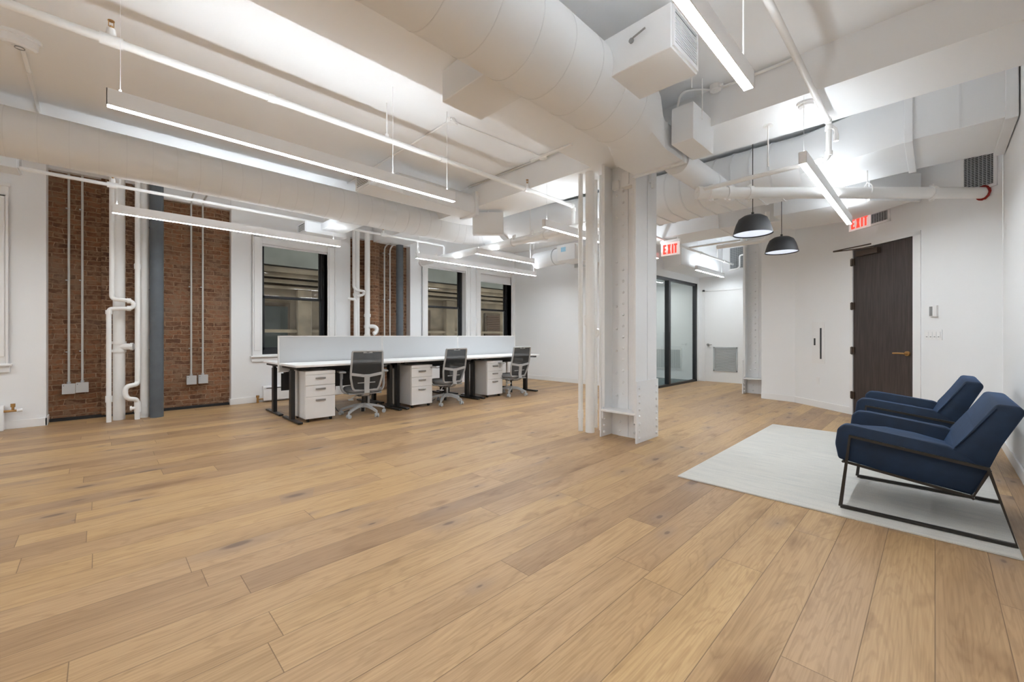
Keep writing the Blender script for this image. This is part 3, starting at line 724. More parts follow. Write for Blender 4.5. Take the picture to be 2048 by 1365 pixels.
# left and right tap boxes
def tap(x0, x1, y0, y1, z0, z1, grille, label, parent=None, name='duct_outlet'):
    if parent is None: t = thing(name, label, 'air outlet', ((x0+x1)/2, (y0+y1)/2, z0), group='square duct outlets'); MB().box((x0, y0, z0), (x1, y1, z1), .004).build('duct_box', 'duct', t)
    else: t = MB().box((x0, y0, z0), (x1, y1, z1), .004).build('outlet_box', 'duct', parent)
    if grille:
        ax, sgn = grille; m = MB(); f = MB(); e = .03
        if ax == 'y':
            yy = y0 if sgn < 0 else y1; o_ = .012*sgn
            f.box((x0+.01, yy, z0+.01), (x1-.01, yy+o_, z0+e)).box((x0+.01, yy, z1-e), (x1-.01, yy+o_, z1-.01)).box((x0+.01, yy, z0+e), (x0+e, yy+o_, z1-e)).box((x1-e, yy, z0+e), (x1-.01, yy+o_, z1-e))
            k = int((z1-z0-2*e)/.0155)
            for i in range(k): m.obox(((x0+x1)/2, yy+.006*sgn, z0+e+.008+i*.0155), x1-x0-2*e, .006, .006)
            MB().box((x0+e, yy, z0+e), (x1-e, yy+.002*sgn, z1-e)).build('grille_back', 'grill_dark', t)
        else:
            xx = x0 if sgn < 0 else x1; o_ = .012*sgn
            f.box((xx, y0+.01, z0+.01), (xx+o_, y1-.01, z0+e)).box((xx, y0+.01, z1-e), (xx+o_, y1-.01, z1-.01)).box((xx, y0+.01, z0+e), (xx+o_, y0+e, z1-e)).box((xx, y1-e, z0+e), (xx+o_, y1-.01, z1-e))
            k = int((z1-z0-2*e)/.02)
            for i in range(k): m.obox((xx+.006*sgn, (y0+y1)/2, z0+e+.01+i*.02), .006, y1-y0-2*e, .008)
            MB().box((xx, y0+e, z0+e), (xx+.002*sgn, y1-e, z1-e)).build('grille_back', 'grill_dark', t)
        f.build('grille_frame', 'duct', t); m.build('louver', 'duct', t)
    return t
t = tap(2.346, 2.72, 1.07, 1.56, 2.79, 3.05, ('y', -1), '', dt)
MB().tube([(2.344, 1.32, 2.95), (2.33, 1.30, 2.95), (2.325, 1.22, 2.965)], .006, 8).cyl((2.346, 1.32, 2.945), (2.335, 1.32, 2.945), .016, n=10).build('damper_lever', 'handle', t)
t = tap(1.746, 2.107, 1.86, 2.475, 2.79, 3.018, ('y', 1), '', dt)
MB().cyl((1.746, 2.16, 2.92), (1.738, 2.16, 2.92), .010, n=8).build('damper_lever', 'handle', t)
t = tap(3.557, 4.01, 1.43, 1.62, 2.787, 3.10, None, 'plain square duct box under the beam right of the column')
t2 = thing('branch_duct', 'short round branch duct passing under the ceiling beam right of the column', 'duct', (4.5, 1.6, 2.6))
MB().cyl((3.95, 1.75, 2.80), (5.30, 1.75, 2.80), .125, n=36).build('duct_body', 'duct', t2)
mb = MB()
for x in (4.75, 5.0): ring(mb, (x, 1.75, 2.80), .129, (1, 0, 0), .01)
mb.build('seam', 'duct_seam', t2)

# --- window duct (along the window wall) with elbow into the cross duct
dt = dt_w = thing('spiral_duct', 'long round white spiral duct running along the window wall', 'duct', (2, 5.916, 2.75))
cy, cz, r = 5.916, 2.974, .222
MB().cyl((-5, cy, cz), (4.30, cy, cz), r, n=48).build('duct_body', 'duct', dt)
x = -1.2
while x < 4.2:
    mb = MB(); ring(mb, (x, cy, cz), r+.0025, (1, 0, 0), .005, 48); mb.build('spiral_seam', 'duct_seam', dt); x += .20
mb = MB(); seam = MB(); cx0, cy0, Rb = 4.30, 5.20, .716
def cring(c, tan, r, n=40):
    T = Vector(tan).normalized(); N = Vector((0, 0, 1)); B = T.cross(N)
    return [Vector(c)+(N*math.cos(2*PI*k/n)+B*math.sin(2*PI*k/n))*r for k in range(n)]
secs = []
for i in range(13):
    a = PI/2*i/12; c = (cx0+Rb*math.sin(a), cy0+Rb*math.cos(a), cz+.01*i/12); tn = (math.cos(a), -math.sin(a), 0)
    secs.append(cring(c, tn, r*(1+.1*i/12)))
    if i % 2 == 1:
        s0 = Vector(c)-Vector(tn)*.004; s1 = Vector(c)+Vector(tn)*.004; seam.cyl(s0, s1, r*(1+.1*i/12)+.004, n=40)
mb.loft(secs); mb.build('elbow', 'duct', dt)
seam.build('elbow_seam', 'duct_seam', dt)
# --- big cross duct x 5.25-6.2 (flat oval), y 5.3 ... .55, then rectangular to the right wall
dc = thing('cross_duct', 'very large flat-oval white duct crossing behind the ceiling beam', 'duct', (5.7, 2.5, 2.75))
def oval(y, x0, x1, z0, z1, n=40):
    rr = (z1-z0)/2; P = []
    for k in range(n):
        a = 2*PI*k/n; c_, s_ = math.cos(a), math.sin(a)
        P.append(((x1-rr if c_ > 0 else x0+rr)+rr*c_, y, (z0+z1)/2+rr*s_))
    return P
MB().loft([oval(5.45, 4.75, 5.65, 2.80, 3.30), oval(4.7, 5.05, 6.0, 2.79, 3.30), oval(4.0, 5.2, 6.15, 2.77, 3.31), oval(2.3, 5.25, 6.2, 2.77, 3.32), oval(1.15, 5.25, 6.2, 2.77, 3.32)]).build('duct_body', 'duct', dc, ang=25)
mb = MB()
y = 3.9
while y > 1.2:
    mb.loft([oval(y, 5.241, 6.209, 2.761, 3.329), oval(y-.018, 5.241, 6.209, 2.761, 3.329)]); y -= .20
mb.build('seam_ring', 'duct_seam', dc, ang=25)
def orect(y, x0, x1, z0, z1, n=40):
    P = []
    for k in range(n):
        a = 2*PI*k/n; c_, s_ = math.cos(a), math.sin(a); m_ = max(abs(c_), abs(s_)); P.append(((x0+x1)/2+(x1-x0)/2*c_/m_, y, (z0+z1)/2+(z1-z0)/2*s_/m_))
    return P
MB().loft([oval(1.15, 5.25, 6.2, 2.77, 3.32), oval(1.02, 5.25, 6.2, 2.77, 3.32), orect(.20, 5.25, 6.2, 2.89, 3.34)]).build('transition', 'duct', dc, ang=12)
MB().box((5.25, -.475, 2.90), (6.2, .15, 3.345), .003).build('rectangular_section', 'duct', dc)
MB().box((5.225, .14, 2.875), (6.225, .20, 3.348), .004).build('flange', 'duct', dc)
MB().box((5.225, -.47, 2.875), (6.225, -.40, 3.348), .004).build('flange', 'duct', dc)
MB().box((5.244, -.16, 2.9), (5.25, -.145, 3.345)).build('standing_seam', 'duct_seam', dc)
# duct below, near the door (rect end seen under the cross duct)
t = thing('rectangular_duct', 'white rectangular duct end against the wall above the dark door', 'duct', (6.6, .6, 2.6))
mb = MB(); P = [(6.35, 1.5), (6.35, .52), (6.76, .14), (7.35, .82), (7.35, 1.5)]
mb.prism(P, 2.70, 2.98, 'z', .004, 1); mb.build('duct_body', 'duct', t)
MB().prism([(6.33, .53), (6.765, .115), (6.785, .14), (6.35, .56)], 2.68, 3.0, 'z').build('flange', 'duct', t)
t = thing('rectangular_duct', 'long white tapered duct behind the black pendant lamps', 'duct', (7.2, 2.2, 2.6))
mb = MB(); mb.loft([orect(3.6, 6.9, 7.6, 2.81, 3.12, 24), orect(2.4, 6.9, 7.6, 2.81, 3.12, 24), orect(1.55, 7.1, 7.7, 2.80, 3.1, 24)]); mb.build('duct_body', 'duct', t, ang=20)
MB().box((6.88, 2.38, 2.80), (7.62, 2.42, 3.12)).build('flange', 'duct', t)
# tap boxes near the window duct
tap(-1.35, -.62, 6.85, 7.15, 2.90, 3.10, ('x', 1), '', dt_w); MB().box((-1.25, 6.05, 2.92), (-.95, 6.86, 3.08)).build('outlet_neck', 'duct', dt_w)
tap(2.23, 2.86, 6.70, 7.05, 2.70, 2.87, ('x', -1), '', dt_w); MB().box((2.45, 6.0, 2.76), (2.80, 6.71, 2.86)).build('outlet_neck', 'duct', dt_w)
t = thing('branch_duct', 'round-topped white branch duct behind the end of the long left light', 'duct', (3.3, 4.86, 2.9))
MB().prism([(4.70, 2.90), (5.03, 2.90), (5.03, 3.05), (4.99, 3.16), (4.93, 3.20), (4.80, 3.20), (4.74, 3.16), (4.70, 3.05)], 2.70, 3.93, 'x').build('duct_body', 'duct', t, ang=50)
MB().box((3.88, 4.68, 2.88), (3.94, 5.05, 3.22)).build('flange', 'duct', t)
tap(2.27, 2.705, 4.68, 5.05, 2.90, 3.12, ('x', -1), '', t)
# equipment box hung below the beam, turned to the camera
t = thing('access_box', 'flat square white panel box hung below the ceiling beam over the desks', 'electrical box', (4.17, 4.74, 2.66))
MB().obox((4.22, 4.79, 2.825), .465, .13, .33, TH-PI/2, .006).build('box_body', 'duct', t)
MB().obox((4.17-.003, 4.74-.003, 2.825), .455, .012, .32, TH-PI/2, .003).build('cover', 'duct', t)
MB().cyl((4.22, 4.79, 2.98), (4.22, 4.79, 3.03), .02, n=8).build('hanger', 'duct', t)
# fan coil unit in the far corner
t = thing('fan_coil_unit', 'white air handling unit with a blue sticker near the back wall', 'air unit', (7.0, 5.4, 2.6))
MB().box((6.75, 5.05, 2.66), (7.25, 5.50, 2.98), .006).build('casing', 'plastic', t)
MB().box((6.744, 5.28, 2.84), (6.75, 5.40, 2.93)).build('sticker', 'sticker', t)
MB().cyl((7.0, 5.50, 2.82), (7.0, 6.3, 2.80), .17, n=32).build('round_collar', 'duct', t)
MB().cyl((7.0, 5.72, 2.82), (7.0, 5.74, 2.82), .176, n=32).build('strap', 'grill', t)
MB().box((7.95, 5.0, 2.70), (8.0, 5.7, 2.90)).build('outlet_neck', 'duct', t)
MB().box((7.25, 5.1, 2.70), (7.96, 5.45, 2.94), .004).build('plenum', 'duct', t)

# vents on walls
def wall_vent(u0, u1, z0, z1, label):
    t = thing('wall_vent', label, 'vent', dw((u0+u1)/2, 0, z0))
    m = MB(); e = .03
    dbox(m, u0, u1, .012, 0, z0, z0+e); dbox(m, u0, u1, .012, 0, z1-e, z1); dbox(m, u0, u0+e, .012, 0, z0, z1); dbox(m, u1-e, u1, .012, 0, z0, z1)
    m.build('frame', 'trim', t)
    m = MB(); dbox(m, u0+e, u1-e, .004, 0, z0+e, z1-e); m.build('opening', 'grill_dark', t)
    m = MB(); z = z0+e+.012
    while z < z1-e-.005: dbox(m, u0+e, u1-e, .011, .003, z, z+.005); z += .0185
    u = u0+e+.03
    while u < u1-e: dbox(m, u, u+.003, .012, .003, z0+e, z1-e); u += .035
    m.build('blades', 'grill', t)
wall_vent(1.355, 1.68, 2.655, 3.075, 'square vent grille high on the wall right of the dark door')
wall_vent(-.05, .55, 2.60, 2.78, 'dark slotted vent behind the exit sign above the dark door')
t = thing('wall_vent', 'metal grille high on the wall above the white door', 'vent', (10.59, 3.2, 2.7))
MB().box((10.585, 3.05, 2.68), (10.6, 3.42, 3.2)).build('frame', 'trim', t)
mb = MB().box((10.58, 3.07, 2.70), (10.585, 3.40, 3.18)); mb.build('opening', 'grill_dark', t)
mb = MB()
for i in range(22): mb.box((10.574, 3.07, 2.71+i*.0215), (10.58, 3.40, 2.718+i*.0215))
for i in range(9): mb.box((10.574, 3.08+i*.038, 2.70), (10.58, 3.086+i*.038, 3.18))
mb.build('blades', 'grill', t)
t = thing('wall_vent', 'grey grille on the back wall beside the air handling unit', 'vent', (7.99, 5.75, 2.7))
MB().box((7.985, 5.58, 2.72), (8.0, 6.0, 2.90)).build('frame', 'trim', t)
mb = MB()
for i in range(8): mb.box((7.975, 5.6, 2.73+i*.02), (7.985, 5.98, 2.74+i*.02))
mb.build('blades', 'grill', t)

# ================================================================== SPRINKLER AND OTHER PIPES
def upright_head(x, y, z, label, parent):
    m = MB().cyl((x, y, z-.02), (x, y, z+.055), .030, .022, n=16).cyl((x-.05, y, z-.02), (x+.05, y, z-.02), .034, n=16); m.build('sprinkler_tee', 'pipe', parent)
    m = MB().cyl((x, y, z+.05), (x, y, z+.075), .009, n=8).box((x-.014, y-.003, z+.07), (x-.010, y+.003, z+.105)).box((x+.010, y-.003, z+.07), (x+.014, y+.003, z+.105)).cyl((x, y, z+.105), (x, y, z+.109), .017, n=12)
    m.build('sprinkler_head', 'brass', parent)
def run(name, pts, r, label, cat='pipe', bend=.06, m='pipe', group=None, n=16):
    t = thing(name, label, cat, pts[0], group=group)
    MB().tube(pts, r, n, bend).build('pipe', m, t); return t
def coupling(t, p, ax, r, L=.06, m='pipe', name='coupling'):
    p = Vector(p); a = Vector(ax).normalized(); MB().cyl(p-a*L/2, p+a*L/2, r, n=18).build(name, m, t)
t = run('sprinkler_pipe', [(-5, 3.69, 3.0), (4.90, 3.69, 3.0), (4.90, 3.69, 2.72)], .027, 'long white sprinkler pipe crossing above the long left light')
for x in (.055, 3.92): upright_head(x, 3.69, 3.02, '', t); coupling(t, (x, 3.69, 3.0), (1, 0, 0), .036, .11)
for x in (.97, 2.6): coupling(t, (x, 3.69, 3.0), (1, 0, 0), .033, .05)
coupling(t, (4.86, 3.69, 3.0), (1, 0, 0), .036, .05); coupling(t, (4.90, 3.69, 2.95), (0, 0, 1), .036, .05)
for x in (1.96, 4.4): MB().cyl((x, 3.69, 3.02), (x, 3.69, HC), .006, n=8).cyl((x, 3.69, 3.02), (x, 3.69, 3.05), .02, n=8).build('hanger_rod', 'pipe', t)
t = run('sprinkler_pipe', [(-.6, 6.83, 2.90), (4.85, 6.83, 2.90), (4.85, 6.83, 2.72)], .020, 'slim white sprinkler pipe in front of the brick and windows')
for x in (.115, 3.56): upright_head(x, 6.83, 2.92, '', t); coupling(t, (x, 6.83, 2.9), (1, 0, 0), .028, .09)
coupling(t, (.95, 6.83, 2.9), (1, 0, 0), .026, .05); coupling(t, (4.25, 6.83, 2.9), (1, 0, 0), .026, .05)
MB().cyl((4.25, 6.83, 2.88), (4.25, 6.83, 2.62), .016, n=10).build('drop', 'pipe', t)
MB().cyl((2.55, 6.83, 2.92), (2.55, 6.83, HC), .005, n=8).build('hanger_rod', 'pipe', t)
t = run('main_pipe', [(4.85, 7.62, 2.66), (4.85, 3.0, 2.66)], .062, 'fat white main pipe running out over the far windows', n=28)
coupling(t, (4.85, 7.60, 2.66), (0, 1, 0), .075, .06, name='end_cap')
for y in (6.83, 4.9, 4.2): coupling(t, (4.85, y, 2.66), (0, 1, 0), .073, .05, name='grooved_coupling')
for y in (5.6, 4.5): MB().cyl((4.85, y, 2.72), (4.85, y, HC), .006, n=8).lathe([(.066, -.01), (.072, -.01), (.072, .01), (.066, .01)], (4.85, y, 2.66), 20, True).build('hanger', 'pipe', t)
for y in (7.0, 4.4, 4.8): MB().cyl((4.80, y, 2.72), (4.80, y, 2.76), .02, n=8).box((4.76, y-.015, 2.69), (4.80, y+.015, 2.74)).build('clamp_bolt', 'pipe', t)
# main with red sealant at the door wall
A = Vector((4.466, 1.727, 2.614)); B = Vector((6.560, -.341, 2.614)); ax = (B-A).normalized()
t = thing('main_pipe', 'fat white main pipe ending in a red ring at the wall right of the door', 'pipe', A)
MB().cyl(A, B+ax*.02, .058, n=32).build('pipe', 'pipe', t)
e = A+ax*0.0; MB().cyl(e-ax*.03, e+ax*.02, .066, n=24).build('end_cap', 'pipe', t)
for s_ in (.12, .30, .52, 2.42):
    c = A+ax*s_; mb = MB().cyl(c-ax*.022, c+ax*.022, .070, n=24); nrm = Vector((-ax.y, ax.x, 0)); 
    for q in (1, -1): mb.cyl(c+Vector((0, 0, q*.075))-nrm*.02, c+Vector((0, 0, q*.075))+nrm*.02, .012, n=8); mb.box(c+Vector((-.018, -.018, q*.06-.02)), c+Vector((.018, .018, q*.06+.02)))
    mb.build('grooved_coupling', 'pipe', t)
mb = MB()
for k in range(30):
    a = 2*PI*k/30; rr = .062+.006*random.random(); p = B+ax*.012+Vector((-ax.y, ax.x, 0))*rr*math.cos(a)+Vector((0, 0, rr*math.sin(a))); mb.ball(p, .010+.004*random.random(), 8)
mb.build('fire_sealant', 'redpaint', t)
c = A+ax*1.75; MB().lathe([(.001, 0), (.001, 0)], (c.x, c.y, c.z), 6)
MB().cyl((c.x, c.y, c.z+.06), (c.x, c.y, HC), .006, n=8).tube([c+Vector((0, 0, .11)), c+Vector((-ax.y*.06, ax.x*.06, .06)), c+Vector((-ax.y*.068, ax.x*.068, 0)), c+Vector((0, 0, -.07)), c-Vector((-ax.y*.068, ax.x*.068, 0)), c+Vector((ax.y*.06, -ax.x*.06, .06)), c+Vector((0, 0, .11))], .006, 8, .03).build('clevis_hanger', 'pipe', t)
# smaller pipe: D1 overhead, drop, then joins
t = run('branch_pipe', [(-5, .64, 2.95), (4.44, .64, 2.95), (4.44, .64, 2.636), (4.445, 1.75, 2.636)], .021, 'white sprinkler branch pipe dropping at an elbow right of the overhead light', bend=.05)
for p, a_ in (((4.40, .64, 2.95), (1, 0, 0)), ((4.44, .64, 2.90), (0, 0, 1)), ((4.44, .64, 2.68), (0, 0, 1)), ((4.44, .70, 2.636), (0, 1, 0))): coupling(t, p, a_, .028, .035)
MB().tube([(4.44, .64, 2.93), (4.52, .60, 2.90), (4.52, .60, 2.84)], .014, 10, .03).cyl((4.52, .60, 2.80), (4.52, .60, 2.86), .02, n=10).build('sprinkler_head', 'pipe', t)
MB().cyl((4.30, 1.06, 2.65), (4.30, 1.06, 3.02), .006, n=8).cyl((4.30, 1.06, 3.012), (4.30, 1.06, 3.02), .04, n=16).build('hanger_rod', 'pipe', t)
# far pipes
t = run('sprinkler_pipe', [(6.3, 3.30, 2.78), (10.5, 3.30, 2.78)], .021, 'slim white sprinkler pipe leading towards the white door')
for x in (8.6, 9.9): coupling(t, (x, 3.30, 2.78), (1, 0, 0), .03, .07)
t = run('branch_pipe', [(8.0, 3.30, 2.80), (8.0, 2.4, 2.80)], .017, 'short white cross pipe above the linear light by the white door')
t = run('drop_pipe', [(9.5, 3.30, 2.78), (9.5, 3.30, 3.02), (9.5, 2.6, 3.02)], .016, 'thin white pipe with two elbows above the white door')
t = run('drop_pipe', [(10.6, 2.8, 2.95), (10.35, 2.8, 2.95), (10.35, 3.12, 2.95), (10.35, 3.12, 2.66), (10.35, 3.35, 2.62)], .02, 'white pipe with an elbow across the grille above the white door')
t = run('drop_pipe', [(6.45, 2.25, 2.42), (6.45, 1.60, 2.42), (6.45, 1.60, 2.80)], .028, 'white pipe with an elbow behind the black pendant lamps')

# ceiling conduits, boxes, detectors
def smoke(x, y, z, label, r=.06):
    t = thing('smoke_detector', label, 'smoke detector', (x, y, z))
    MB().cyl((x, y, z-.018), (x, y, z), r*1.15, n=28).build('base', 'plastic', t)
    MB().lathe([(0, -.05), (r*.6, -.05), (r*.95, -.035), (r, -.018), (0, -.018)], (x, y, z), 28).build('sensor_head', 'plastic', t)
smoke(4.1, .74, 3.02, 'round white detector on the beam beside the sprinkler branch pipe', .055)
t = thing('motion_sensor', 'boxy white ceiling sensor with a ring mark in the upper left corner', 'sensor', (-.42, 4.78, 3.3))
def ell(z, a, b_): return [(-.42+a*math.cos(q)*math.cos(.3)-b_*math.sin(q)*math.sin(.3), 4.78+a*math.cos(q)*math.sin(.3)+b_*math.sin(q)*math.cos(.3), z) for q in [2*PI*k/28 for k in range(28)]]
MB().loft([ell(HC, .115, .075), ell(3.325, .115, .075), ell(3.323, .10, .062), ell(3.275, .095, .058), ell(3.262, .08, .045)]).build('sensor_body', 'plastic', t)
MB().lathe([(.022, -.002), (.028, -.002), (.028, .002), (.022, .002)], (-.42, 4.78, 3.258), 20, True).build('ring', 'handle', t)
MB().box((-.46, 4.765, 3.257), (-.40, 4.795, 3.263), .002).build('lens_plate', 'plastic', t)
t = run('ceiling_conduit', [(-.42, 4.84, HC-.014), (-.42, 6.6, HC-.014)], .013, 'painted conduit on the ceiling leaving the corner sensor', 'conduit', m='pipe', n=10)
coupling(t, (-.42, 5.35, HC-.014), (0, 1, 0), .018, .03)
def ceiling_box(x, y, z, label, runs=()):
    t = thing('ceiling_box', label, 'electrical box', (x, y, z-.05))
    MB().lathe([(0, -.05), (.045, -.05), (.05, -.045), (.05, 0), (0, 0)], (x, y, z), 8).build('box_body', 'pipe', t)
    MB().cyl((x-.03, y-.05, z-.035), (x-.03, y-.075, z-.035), .012, n=8).cyl((x+.05, y, z-.03), (x+.08, y, z-.03), .012, n=8).build('connector', 'pipe', t)
    return t
ceiling_box(2.573, 3.50, HC, 'octagonal painted ceiling box above the end of the long left light')
ceiling_box(3.90, 3.40, HC, 'painted ceiling box against the beam left of the column')
ceiling_box(3.90, 1.373, HC, 'painted junction box on the beam above the plain square duct box')
run('ceiling_conduit', [(2.573, 3.55, HC-.014), (2.573, 5.0, HC-.014), (2.573, 6.0, HC-.014)], .012, 'painted ceiling conduit crossing behind the long left light', 'conduit', m='pipe', n=10)
run('ceiling_conduit', [(2.62, 3.50, HC-.012), (3.9, 3.42, HC-.012)], .006, 'thin painted cable between the two ceiling boxes', 'conduit', m='pipe', n=8)
run('ceiling_conduit', [(3.925, 2.75, HC-.015), (3.925, 4.9, HC-.015)], .013, 'painted conduit along the beam left of the column', 'conduit', m='conduit', n=10)
run('ceiling_conduit', [(3.925, 1.32, HC-.03), (3.925, 1.05, HC-.03), (3.925, .8, HC-.03)], .012, 'painted conduit stub along the beam right of the duct box', 'conduit', m='pipe', n=10)
run('flexible_conduit', [(3.90, 1.37, 3.30), (3.82, 1.50, 3.335), (3.70, 1.60, 3.30), (3.66, 1.62, 3.11)], .009, 'thin flexible conduit looping into the plain square duct box', 'conduit', m='pipe', n=8, bend=.08)
run('wall_conduit', [(3.30, 2.50, 3.0), (3.30, 3.05, 3.0), (3.30, 3.05, 3.0)][:2], .014, 'short white pipe stub under the beam near the column', 'pipe', n=10)
for x, y in ((3.20, 1.30), (3.72, 1.42)):
    tag(MB().cyl((x, y, 3.0), (x, y, HC), .005, n=8).build('threaded_rod', 'pipe'), 'thin white hanger rod beside the square duct boxes', 'rod', 'hanger rods')

# ================================================================== EXIT SIGNS
def letters(h, w_, st):
    """EXIT as (x0,z0,x1,z1) bars plus diagonals, returned in cells"""
    L = []
    cw = w_/4.1; g = cw*.18; x = 0
    def bar(a, b, c, d): L.append(('b', a, b, c, d))
    e = cw-g
    bar(x, 0, x+st, h); bar(x, 0, x+e, st); bar(x, h-st, x+e, h); bar(x, h/2-st/2, x+e*.8, h/2+st/2)
    x += cw*1.12; L.append(('d', x, 0, x+e, h)); L.append(('d', x, h, x+e, 0))
    x += cw*1.1; bar(x, 0, x+st, h)
    x += cw*.55; bar(x, h-st, x+e, h); bar(x+e/2-st/2, 0, x+e/2+st/2, h)
    return L, x+e
def exit_sign(org, U, N, w_, h_, label, stems):
    U = Vector(U).normalized(); N = Vector(N).normalized(); Z = Vector((0, 0, 1)); org = Vector(org)
    R = Matrix((U, N, Z)).transposed().to_4x4()
    t = thing('exit_sign', label, 'exit sign', org)
    def bx(mb, u0, u1, n0, n1, z0, z1): mb.box((u0, n0, z0), (u1, n1, z1), 0, 1, Matrix.Translation(org) @ R)
    m = MB(); bx(m, 0, w_, 0, .008, 0, h_); m.build('sign_panel', 'sign', t)
    m = MB(); bx(m, -.005, w_+.005, -.02, .028, h_, h_+.045)
    for s_ in stems: bx(m, s_-.005, s_+.005, 0, .01, h_+.04, h_+.25)
    m.build('sign_housing', 'plastic', t)
    hh = h_*.72; L, tw = letters(hh, w_*.86, h_*.13)
    m = MB(); ox = (w_-tw)/2; oz = h_*.14; st = h_*.13
    for k, a, b_, c, d_ in L:
        for n0, n1 in ((.008, .012),):
            if k == 'b': bx(m, ox+a, ox+c, n0, n1, oz+b_, oz+d_)
            else:
                P = [(ox+a-st*.0, oz+b_), (ox+a+st*1.1, oz+b_), (ox+c, oz+d_), (ox+c-st*1.1, oz+d_)]
                v = [[(Matrix.Translation(org) @ R) @ Vector((p[0], nn, p[1])) for p in P] for nn in (n0, n1 if d_ > b_ else n1+.001)]
                m.loft(v)
    m.build('letters', 'red', t)
exit_sign(dw(.05, .10, 2.575), DU, DN, .33, .19, 'red EXIT sign on the wall above the dark door', (.16,))
exit_sign((7.0, 3.37, 2.505), (0, -1, 0), (-1, 0, 0), .33, .22, 'red EXIT sign hung on rods right of the central column', (.04, .29))

# ================================================================== DOOR-WALL DEVICES
t = thing('thermostat', 'small thermostat with a dark screen right of the dark door', 'thermostat', dw(1.075, .01, 1.34))
m = MB(); dbox(m, 1.04, 1.12, .022, 0, 1.34, 1.47); m.build('body', 'plastic', t)
m = MB(); dbox(m, 1.042, 1.075, .024, .022, 1.35, 1.46); m.build('screen', 'handle', t)
t = thing('light_switch_plate', 'four-gang white dimmer switch plate below the thermostat', 'light switch', dw(1.065, 0, 1.07))
m = MB(); dbox(m, .97, 1.165, .007, 0, 1.07, 1.19); m.build('plate', 'plastic', t)
for i in range(4):
    m = MB(); dbox(m, .985+i*.043, 1.018+i*.043, .011, .007, 1.095, 1.165); q = m.build('switch', 'plastic', t)
    m = MB(); dbox(m, .995+i*.043, 1.010+i*.043, .0125, .011, 1.105, 1.111); m.build('indicator', 'black_gloss', q)
t = thing('electrical_panel', 'flush white electrical panel with a black slot left of the dark door', 'electrical panel', dw(-.62, 0, .69))
m = MB(); dbox(m, -.745, -.49, .006, 0, .69, 1.335); m.build('panel_frame', 'trim', t)
m = MB(); dbox(m, -.715, -.52, .010, .006, .73, 1.295); m.build('panel_door', 'trim', t)
m = MB(); dbox(m, -.575, -.545, .013, .010, .76, 1.24); m.build('breaker_slot', 'black_gloss', t)
m = MB(); dbox(m, -.695, -.665, .014, .010, .97, 1.08); m.build('latch', 'black_gloss', t)
t = thing('wall_outlet', 'white power outlet low on the wall left of the dark door', 'outlet', dw(-.62, 0, .36))
m = MB(); dbox(m, -.655, -.585, .006, 0, .36, .475); m.build('plate', 'plastic', t)
m = MB(); dbox(m, -.637, -.603, .009, .006, .38, .455); m.build('socket', 'trim', t)

# ================================================================== HEATERS
t = thing('baseboard_heater', 'white baseboard heater cover under the window behind the desks', 'heater', (2.5, 7.9, 0))
MB().prism([(7.99, .03), (7.90, .03), (7.90, .24), (7.92, .27), (7.99, .27)], 1.96, 3.2, 'x', .003, 1).build('cover', 'trim', t)
MB().box((2.0, 7.894, .232), (3.15, 7.9, .243)).build('air_slot', 'black', t)
MB().cyl((1.88, 7.93, 0), (1.88, 7.93, .09), .016, n=10).cyl((1.88, 7.93, .09), (1.88, 7.93, .125), .024, n=10).tube([(1.88, 7.93, .06), (1.97, 7.93, .06)], .012, 8).build('valve', 'brass', t)
t = thing('baseboard_heater', 'white heater cover with a brass valve at the left edge', 'heater', (-1.3, 7.7, 0))
MB().prism([(7.79, .0), (7.69, .0), (7.69, .26), (7.72, .29), (7.79, .29)], -1.95, -.80, 'x', .003, 1).build('cover', 'trim', t)
MB().tube([(-.80, 7.72, .225), (-.70, 7.72, .225)], .014, 10).cyl((-.73, 7.72, .225), (-.73, 7.72, .27), .012, n=10).cyl((-.73, 7.72, .27), (-.73, 7.72, .31), .02, n=12).build('valve', 'brass', t)
MB().cyl((-.70, 7.72, .225), (-.655, 7.72, .228), .019, n=12).build('valve_cap', 'plastic', t)

# ================================================================== DESKS
XD = [1.74, 3.26, 4.78]; PW = 1.515; YF = 5.585; YM = 6.265; ZT = .748
names = ['nearest', 'middle', 'farthest']
def desk_mesh(x0, ya, yb, front, t):
    """ya: user edge, yb: screen edge"""
    MB().box((x0, min(ya, yb), ZT-.028), (x0+PW, max(ya, yb), ZT), .003).build('desktop', 'white_lam', t)
    s_ = 1 if yb > ya else -1
    fr = MB()
    for X in (x0+.03, x0+PW-.09): fr.box((X, min(ya+s_*.06, yb-s_*.03), ZT-.06), (X+.06, max(ya+s_*.06, yb-s_*.03), ZT-.03))
    fr.box((x0+.09, ya+s_*.30-.02, ZT-.07), (x0+PW-.09, ya+s_*.30+.02, ZT-.03)).box((x0+.09, ya+s_*.42-.02, ZT-.07), (x0+PW-.09, ya+s_*.42+.02, ZT-.03))
    fr.build('frame', 'desk_black', t)
    for X in (x0+.035, x0+PW-.085):
        lg = MB().box((X, ya+s_*.34-.045, .02), (X+.05, ya+s_*.34+.045, .66), .004).box((X+.007, ya+s_*.34-.035, .66), (X+.043, ya+s_*.34+.035, ZT-.06), .003)
        L = lg.build('leg', 'desk_black', t)
        MB().box((X-.005, ya+s_*.01 if s_ > 0 else ya-.66, .006), (X+.055, ya+.66 if s_ > 0 else ya-s_*0-.01, .03), .006).build('foot', 'desk_black', L)
    # modesty / cable tray
    MB().box((x0+.12, yb-s_*.10-.04, ZT-.16), (x0+PW-.12, yb-s_*.10+.04, ZT-.145)).box((x0+.12, yb-s_*.06-.004, ZT-.16), (x0+PW-.12, yb-s_*.06+.004, ZT-.06)).build('cable_tray', 'desk_black', t)
GD = 'white desks of the six-seat bench'
